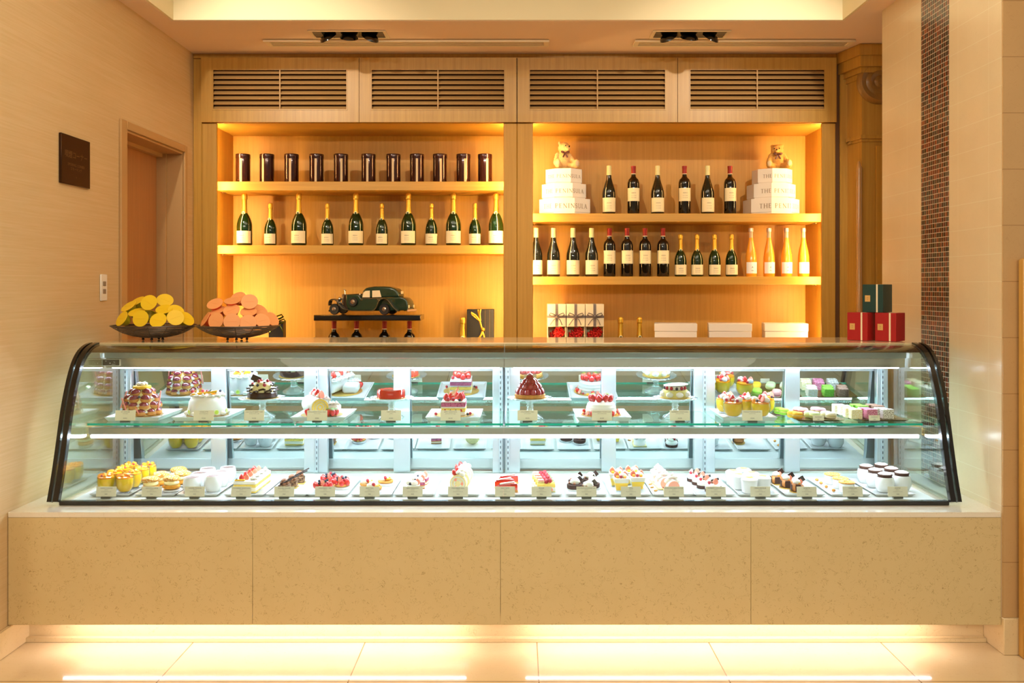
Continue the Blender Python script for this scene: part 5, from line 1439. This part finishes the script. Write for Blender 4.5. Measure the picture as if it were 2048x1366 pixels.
# d shortcake slices
t = thing('shortcake_slice', 'x', 'cake')
for z0, z1, m_ in ((0, .006, SPONGE), (.0062, .022, SILV), (.0222, .034, SPONGE), (.0342, .048, CREAM)):
    MB().box(-.046, .046, -.026, .026, z0, z1, .002).build('layer', m_, t)
for k in range(3): put(t, 'strawberry_half', -.028 + k * .026, -.0235, .0065, .62)
put(t, 'strawberry', -.018, -.004, .047, .9); put(t, 'strawberry_half', .0, .006, .047, .9); put(t, 'blueberry', -.034, -.016, .047, .9)
MB().box(-.042, .0, -.022, -.012, .0485, .054, .002).build('sponge_finger', YELM, t); put(t, 'cream_swirl', .028, .0, .046, 1.1); put(t, 'raspberry', -.006, .012, .052, .8)
rows(Multi(t), 3, [(-.006, 3.69 + j * .058, l) for j, l in enumerate(('front one', 'second from front', 'third from front', 'rearmost one'))], 'strawberry shortcake slice in the close row', 'shortcake slices', jit=.01)
# e hazelnut cakes
t = thing('hazelnut_cake', 'x', 'cake')
MB().box(-.026, .026, -.024, .024, 0, .004, .001).build('gold_card', GOLDL, t)
MB().box(-.022, .022, -.020, .020, .0042, .030, .003).build('chocolate_block', NUTS, t)
for k in range(5): a = k * 1.26; put(t, 'hazelnut', .012 * math.cos(a), .012 * math.sin(a), .029, 1.3)
b = MB(); b.ball((0, 0, .044), (.0135, .013, .011), 12, 8, wob=.2, seed=8); b.build('nut_cluster', CHOCL, t)
put(t, 'chocolate_stick', -.012, -.014, .034, 1.1, ry=1.15); put(t, 'chocolate_stick', -.008, .006, .038, 1.1, ry=1.1)
rows(Multi(t), 4, [(-.022, 3.69, 'front one'), (-.012, 3.77, 'middle one'), (.0, 3.85, 'rear one')], 'small hazelnut chocolate cake with dark sticks', 'hazelnut cakes')
# f strawberry tarts
def tart(name, r=.036):
    t = thing(name, 'x', 'tart')
    MB().lathe([(.0, 0), (r * .95, 0), (r, .008), (r * .98, .0095), (0, .0095)], 24).build('paper_dish', PORC, t)
    MB().lathe([(r * .78, .0098), (r * .92, .012), (r * .98, .020), (r * .9, .021), (r * .82, .018), (0, .018)], 28, scal=.03, ns=14).build('pastry_shell', CRUST, t)
    return t
t = tart('strawberry_tart')
for n, r_, z in ((8, .026, .016), (5, .014, .030), (1, 0, .042)):
    for k in range(n):
        a = k * 2 * PI / n + r_ * 50; put(t, ('strawberry', 'strawberry', 'raspberry')[k % 3] if n > 5 else ('raspberry', 'blueberry', 'strawberry_half')[k % 3], r_ * math.cos(a), r_ * math.sin(a), z, .95, rx=.5 * math.sin(a) * -1, ry=.5 * math.cos(a))
for a in (.3, 2.2, 4.0, 5.2): put(t, 'blueberry', .017 * math.cos(a), .017 * math.sin(a), .040, .95)
rows(Multi(t), 5, [(-.028, 3.695, 'front left'), (.036, 3.755, 'on the right'), (-.026, 3.825, 'back left')], 'small strawberry tart heaped with blueberries', 'strawberry tarts', jit=2)
# g fruit tarts
t = tart('fruit_tart', .034)
for k in range(6):
    a = -.9 + k * .42; M = Matrix.Rotation(a, 4, 'Z') @ Matrix.Translation((.012, 0, .02)) @ Matrix.Rotation(-.4, 4, 'Y')
    MB().box(-.012, .014, -.005, .005, 0, .006, .002, M=M).build('fruit_slice', (MANG, YELM)[k % 2], t)
put(t, 'cream_dollop', -.006, .006, .018, 1.2); put(t, 'cream_dollop', -.012, -.01, .018, 1.0); put(t, 'raspberry', .002, -.014, .026, 1.1)
MB().box(-.02, .02, -.009, .009, 0, .0015, 0, M=Matrix.Translation((-.004, .01, .034)) @ Matrix.Rotation(-.5, 4, 'Y')).build('white_chocolate', mat('ivory chocolate', '#f0e0b8', .4), t)
rows(Multi(t), 6, [(.004, 3.69, 'front one'), (-.034, 3.765, 'on the left'), (.032, 3.82, 'back right')], 'small fruit tart with mango slices and cream', 'fruit tarts', jit=.4)
# h berry millefeuilles
t = thing('berry_millefeuille', 'x', 'cake')
for z0, z1, m_ in ((0, .004, CRUST), (.0042, .010, CREAM), (.0102, .014, CRUST), (.0142, .026, BERRYSP), (.0262, .030, CREAM)):
    MB().box(-.026, .026, -.024, .024, z0, z1, .0015).build('layer', m_, t)
for x, y, kd in ((-.014, -.012, 'blueberry'), (.004, -.014, 'cream_dollop'), (.016, -.008, 'strawberry_half'), (-.010, .008, 'cream_swirl'), (.01, .01, 'raspberry'), (-.018, .0, 'cream_dollop'), (.0, .0, 'blueberry')): put(t, kd, x, y, .030, .95)
rows(Multi(t), 7, [(-.006, 3.69, 'front one'), (.006, 3.765, 'middle one'), (.012, 3.84, 'rear one')], 'layered berry millefeuille topped with cream', 'berry millefeuilles')
# i roll slices
t = thing('roll_slice', 'x', 'cake')
Mq = Matrix.Translation((0, 0, .036)) @ Matrix.Rotation(PI / 2, 4, 'X')
MB().lathe([(0, -.014), (.033, -.014), (.035, -.012), (.035, .012), (.033, .014), (0, .014)], 28, M=Mq).build('sponge_roll', SPONGEC, t)
for ra, rb in ((.029, .024), (.017, .012)): MB().lathe([(rb, .0142), (ra, .0142), (ra, .0148), (rb, .0148)], 24, M=Mq, cap=False).build('cream_spiral', CREAM, t)
for a in (0, 2.1, 4.2): put(t, 'strawberry_half', .018 * math.cos(a), -.0135, .03 + .018 * math.sin(a), .5)
put(t, 'cream_swirl', .0, .0, .069, 1.1); put(t, 'strawberry', -.014, 0, .066, .9, ry=-.3); put(t, 'cream_dollop', .014, 0, .064, .9)
rows(Multi(t), 8, [(-.004, 3.69, 'front one'), (.006, 3.745, 'second from front'), (.0, 3.80, 'third from front'), (.012, 3.86, 'rear one')], 'upright cream roll slice with strawberry on top', 'roll slices', jit=.25)
# j red wedges
t = thing('glazed_tart_wedge', 'x', 'tart')
wd = [(-.05, 0), (.03, -.028), (.034, .0), (.03, .028)]
MB().prism(wd, 0, .008, 'z').build('crust', CRUST, t); MB().prism([(x * .98, y * .96) for x, y in wd], .0082, .028, 'z').build('red_filling', REDG, t)
MB().prism([(x * .9 + .002, y * .9) for x, y in wd], .0282, .0335, 'z').build('berry_topping', STRAWG, t)
MB().box(-.04, .03, -.003, .003, 0, .006, .002, M=Matrix.Translation((0, 0, .033)) @ Matrix.Rotation(.1, 4, 'Z')).build('sugar_line', CREAM, t)
for (dx, Y, l, rz_) in ((.012, 3.695, 'front one', .45), (-.002, 3.775, 'middle one', .5), (.014, 3.85, 'rear one', .5)):
    MJ = globals().setdefault('MJ', Multi(t)); MJ.put((TX[9] + dx, Y, TZL + .0004), rz_, 'shiny red berry tart wedge pointing left, ' + l, 'red tart wedges')
# k raspberry sponge slices
t = thing('raspberry_slice', 'x', 'cake')
for z0, z1, m_ in ((0, .005, SPONGEC), (.0052, .020, CREAM), (.0202, .034, SPONGE)): MB().box(-.037, .037, -.021, .021, z0, z1, .0015).build('layer', m_, t)
for k in range(3): put(t, 'strawberry_half', -.022 + k * .022, -.0205, .006, .45)
for k in range(2):
    for j in range(2): put(t, 'raspberry', .0 + k * .016, -.010 + j * .018, .033 + .004 * k, 1.35)
put(t, 'leaf', .024, 0, .04, 1.1, rz=.5); put(t, 'leaf', .026, -.01, .038, 1.0, rz=-.5)
MB().box(-.036, -.008, -.012, .010, .0345, .042, .0015).build('wafer', SPONGEC, t); MB().box(-.034, -.01, -.010, .008, .0424, .049, .0015).build('wafer', PINKM, t)
rows(Multi(t), 10, [(.022, 3.70, 'front one'), (.016, 3.75, 'second from front'), (.010, 3.80, 'third from front'), (.004, 3.85, 'rear one')], 'raspberry sponge slice with green leaves', 'raspberry slices', jit=.02)
# l chocolate cream tarts
t = thing('chocolate_cream_tart', 'x', 'tart')
MB().lathe([(0, 0), (.034, 0), (.035, .005), (0, .0052)], 24).build('paper_dish', PORC, t)
MB().lathe([(.028, .0054), (.031, .008), (.032, .022), (.028, .023), (0, .022)], 26).build('chocolate_shell', CHOCM, t)
for a in (0, 1.5, 3.0, 4.5): put(t, 'hazelnut', .02 * math.cos(a), .02 * math.sin(a), .0215, 1.1)
put(t, 'cream_dollop', .002, -.002, .022, 1.35); put(t, 'hazelnut', .0, -.012, .036, .9); put(t, 'chocolate_plaque', .006, .01, .026, 1.1, ry=.9)
rows(Multi(t), 11, [(.012, 3.675, 'front one'), (-.040, 3.732, 'left of the front one'), (.036, 3.752, 'middle right'), (-.030, 3.808, 'back left'), (.034, 3.842, 'rearmost')], 'dark chocolate tart with white cream dollop', 'chocolate cream tarts', jit=1)
# m fruit trifle cups
t = thing('trifle_cup', 'x', 'dessert')
Mt = Matrix.Rotation(PI / 4, 4, 'Z')
MB().lathe([(0, .0006), (.028, .0006), (.030, .003), (.046, .060), (.0445, .060), (.029, .005), (0, .005)], 4, M=Mt, cap=False).build('square_cup', CUPG, t, ang=20)
MB().lathe([(0, .0055), (.0285, .0055), (.038, .036), (0, .0362)], 4, M=Mt, cap=False).build('mango_layer', YPUD, t, ang=20)
MB().lathe([(0, .0365), (.0385, .0365), (.0435, .055), (0, .0555)], 4, M=Mt, cap=False).build('cream_layer', CREAM, t, ang=20)
for x, y, kd in ((-.016, -.014, 'mango_cube'), (.014, -.016, 'mango_cube'), (.0, -.004, 'blueberry'), (.016, .004, 'strawberry_half'), (-.014, .01, 'cream_swirl'), (.004, .016, 'orange_slice'), (-.002, -.018, 'raspberry'), (-.018, .0, 'strawberry_half'), (.01, .0, 'cream_dollop')): put(t, kd, x, y, .055, 1.0, rx=.3)
rows(Multi(t), 12, [(-.028, 3.71, 'front left'), (.042, 3.735, 'front right'), (-.036, 3.80, 'back left'), (.033, 3.83, 'back right')], 'square glass trifle cup topped with mixed fruit', 'trifle cups', jit=.1)
# n white domes, pink centre
t = thing('mousse_dome', 'x', 'cake')
MB().box(-.033, .033, -.028, .028, 0, .006, .001).build('sponge_base', SPONGEC, t)
MB().lathe([(.029, 0), (.028, .018), (.021, .033), (.010, .041), (0, .043)], 26, M=Matrix.Translation((0, 0, .0065))).build('mousse', mat('pale mousse', '#fbf1ea', .5, sss=.1), t)
MB().lathe([(0, 0), (.0235, 0)], 26, M=Matrix.Translation((0, -.0285, .026)) @ Matrix.Rotation(PI / 2, 4, 'X'), cap=False).lathe([(.0235, 0), (.0235, -.004)], 26, M=Matrix.Translation((0, -.0285, .026)) @ Matrix.Rotation(PI / 2, 4, 'X'), cap=False).build('pink_centre', mat('pink mousse', '#f0a890', .5), t)
for k in range(3): put(t, 'raspberry', -.013 + k * .013, -.0275, .007, .42)
put(t, 'cream_swirl', 0, .004, .047, 1.5); put(t, 'cream_dollop', -.018, .008, .034, 1.0); put(t, 'cream_dollop', .018, .008, .034, 1.0)
rows(Multi(t), 13, [(.010, 3.69, 'front one'), (-.012, 3.755, 'second from front'), (-.016, 3.82, 'third from front'), (-.02, 3.885, 'rear one')], 'white mousse dome with a pink centre and cream peak', 'mousse domes', jit=.08)
for k, (dx, Y) in enumerate(((-.058, 3.70), (-.064, 3.76), (-.062, 3.82))):
    tt = thing('biscuit_piece', 'small biscuit piece beside the white domes, %s' % ('front one', 'middle one', 'rear one')[k], 'biscuit', (TX[13] + dx, Y, TZL + .0004), .5, 'biscuit pieces'); put(tt, 'almond_biscuit', 0, 0, 0, .7)
# o chocolate raspberry creams
t = thing('raspberry_chocolate_cream', 'x', 'cake')
MB().lathe([(0, 0), (.030, 0), (.031, .012), (0, .0122)], 24).build('sponge', CHOCM, t)
b = MB(); b.lathe([(.028, .0124), (.029, .022), (.022, .031), (0, .033)], 24); b.build('cream', CREAM, t)
for x, y, kd in ((-.014, -.012, 'raspberry'), (.012, -.014, 'strawberry_half'), (.0, -.002, 'hazelnut'), (-.01, .01, 'cream_swirl'), (.012, .006, 'raspberry')): put(t, kd, x, y, .031, 1.0)
MB().tube([(-.004, .006, .042), (.028, .006, .050)], .0055, 10).build('chocolate_roll', CHOC, t); put(t, 'chocolate_plaque', .018, -.016, .012, .7, ry=1.2)
rows(Multi(t), 14, [(.006, 3.70, 'front one'), (-.014, 3.765, 'second from front'), (-.022, 3.83, 'third from front'), (-.03, 3.895, 'rear one')], 'raspberry cream cake with a chocolate roll', 'raspberry creams', jit=.2)
# p toasted cream pots
t = thing('meringue_pot', 'x', 'dessert')
MB().lathe([(0, 0), (.027, 0), (.030, .003), (.034, .05), (.0345, .052), (.0325, .052), (.032, .046), (0, .046)], 30, cap=False).build('pot', PORC, t)
b = MB(); b.lathe([(.0322, .046), (.033, .054), (.026, .060), (0, .062)], 26, scal=.03, ns=9); b.build('cream_top', CREAM, t)
MB().lathe([(0, .0625), (.012, .0618), (.018, .0615)], 16, cap=False, scal=.2, ns=5).build('toasted_spot', TOAST, t)
rows(Multi(t), 15, [(-.024, 3.68, 'front left'), (.040, 3.715, 'front right'), (-.05, 3.75, 'second row left'), (.012, 3.785, 'second row right'), (-.055, 3.825, 'third row left'), (-.002, 3.865, 'back right')], 'white ramekin of cream with a toasted centre', 'toasted cream pots', jit=2)
# q hazelnut chocolate squares
t = thing('chocolate_square', 'x', 'cake')
MB().lathe([(0, 0), (.032, 0), (.033, .003), (0, .0032)], 26).build('gold_card', GOLDL, t)
MB().box(-.024, .024, -.021, .021, .0035, .034, .008).build('chocolate_case', mat('caramel case', '#a86828', .5, var=.15, vs=80), t)
MB().box(-.0265, -.0245, -.013, .013, .005, .032, .001).build('chocolate_side', CHOCM, t); MB().box(-.014, .008, -.0235, -.0215, .004, .033, .001).build('chocolate_front', CHOCM, t)
put(t, 'cream_dollop', -.004, -.002, .033, 1.0); put(t, 'strawberry_half', .012, -.004, .034, .7); put(t, 'mango_cube', .004, -.012, .034, .6); put(t, 'chocolate_plaque', .002, .012, .038, 1.1, ry=1.0)
rows(Multi(t), 16, [(-.010, 3.69, 'front one'), (-.03, 3.765, 'middle one'), (-.052, 3.84, 'rear one')], 'caramel chocolate square with white cream', 'chocolate squares', jit=.05)
# r cheesecakes
t = thing('cheesecake', 'x', 'cake')
MB().lathe([(0, 0), (.029, 0), (.031, .003), (.031, .036), (0, .0362)], 30).build('paper_band', PORC, t)
MB().lathe([(0, .0364), (.030, .0364), (.033, .038), (.033, .041), (.030, .043), (.012, .043)], 30, cap=False).build('biscuit_ring', SUGARP, t)
MB().lathe([(.012, .0432), (.010, .0400), (0, .0400)], 16, cap=False).build('ivory_cream', TOAST, t)
rows(Multi(t), 17, [(.008, 3.69, 'front one'), (.008, 3.765, 'middle one'), (.002, 3.845, 'rear one')], 'round ivory cheesecake with a ring top', 'cheesecakes', jit=2)
for k, (dx, Y) in enumerate(((-.046, 3.69), (-.052, 3.76), (-.05, 3.83), (-.048, 3.89))):
    tt = thing('caramel_nut', 'caramel nut beside the ivory cheesecakes, %s' % ordn[k] + ' from the front', 'nut', (TX[17] + dx, Y, TZL + .0004), k, 'caramel nuts'); put(tt, 'caramel_nut', 0, 0, 0, 1.2, name='kernel')
# s souffle cups
t = cup(CHOCM, .0385, .060, 'souffle_cup')
MB().lathe([(.028, .0525), (.027, .062), (.030, .068), (.029, .071), (.018, .076), (0, .078)], 26).build('souffle_top', mat('cocoa souffle', '#4c2c1c', .75, var=.2, vs=60), t)
MB().lathe([(.0265, .0722), (.018, .0768), (0, .0790)], 24, cap=False).build('sugar_dust', speckle_mat('sugar dusting', '#6c4c3c', '#f0e8e0', 120, .42, .8), t)
rows(Multi(t), 18, [(-.012, 3.70, 'front left'), (.070, 3.73, 'front right'), (-.018, 3.785, 'second row left'), (.062, 3.815, 'second row right'), (-.022, 3.87, 'back left'), (.054, 3.90, 'back right')], 'white porcelain cup with a domed chocolate souffle top', 'souffle cups', jit=2)
# ------------------------------------------------------------------ lights
def area(name, loc, rot, sx, sy, e, col, spread=180):
    l = bpy.data.lights.new(name, 'AREA'); l.shape = 'RECTANGLE'; l.size = sx; l.size_y = sy
    l.energy = e; l.color = lin(col)[:3]; l.spread = R(spread)
    o = bpy.data.objects.new(name, l); COL.objects.link(o); o.location = loc; o.rotation_euler = rot
    return o
def spot(name, loc, tgt, e, col, size=60, blend=.6, rad=.04):
    l = bpy.data.lights.new(name, 'SPOT'); l.energy = e; l.color = lin(col)[:3]; l.spot_size = R(size)
    l.spot_blend = blend; l.shadow_soft_size = rad
    o = bpy.data.objects.new(name, l); COL.objects.link(o); o.location = loc
    o.rotation_euler = (Vector(tgt) - Vector(loc)).to_track_quat('-Z', 'Y').to_euler()
    return o
# unseen lamps at ceiling height; recess and hall ones are added fill
WARM = '#fff2da'
area('recess_fill', (0, 2.9, 3.04), (0, 0, 0), 3.0, 1.6, 38, WARM)
for k, (x, y) in enumerate([(x, y) for y in (-3.4, -2.3) for x in (-2.1, -.7, .7, 2.1)]):
    spot('hall_fill_spot', (x, y, 2.95), (x * .6, 4.4, 1.1), 74, WARM, 80, .9, .03)
spot('ceiling_spot', (-1.70, 3.3, 3.02), (-.9, 5.8, 1.8), 105, WARM, 62, .8, .025)
spot('ceiling_spot.001', (1.6, 3.3, 3.02), (.9, 5.8, 1.8), 95, WARM, 62, .8, .025)
w = bpy.data.worlds.new('hall'); SC.world = w; w.use_nodes = True
w.node_tree.nodes['Background'].inputs[0].default_value = lin('#fff0d4')
w.node_tree.nodes['Background'].inputs[1].default_value = .30

# ------------------------------------------------------------------ camera
cam = bpy.data.cameras.new('camera'); co = bpy.data.objects.new('camera', cam); COL.objects.link(co)
co.location = (0, 0, EYE); co.rotation_euler = (PI / 2, 0, 0)
cam.sensor_width = 36; cam.lens = 36 * F / 2048
cam.shift_x = (1024 - CX) / 2048; cam.shift_y = -(683 - CY) / 2048
cam.clip_start = .05
SC.camera = co
SC.view_settings.view_transform = 'Standard'; SC.view_settings.look = 'None'
SC.view_settings.gamma = 1; SC.view_settings.use_curve_mapping = False
SC.view_settings.exposure = 0
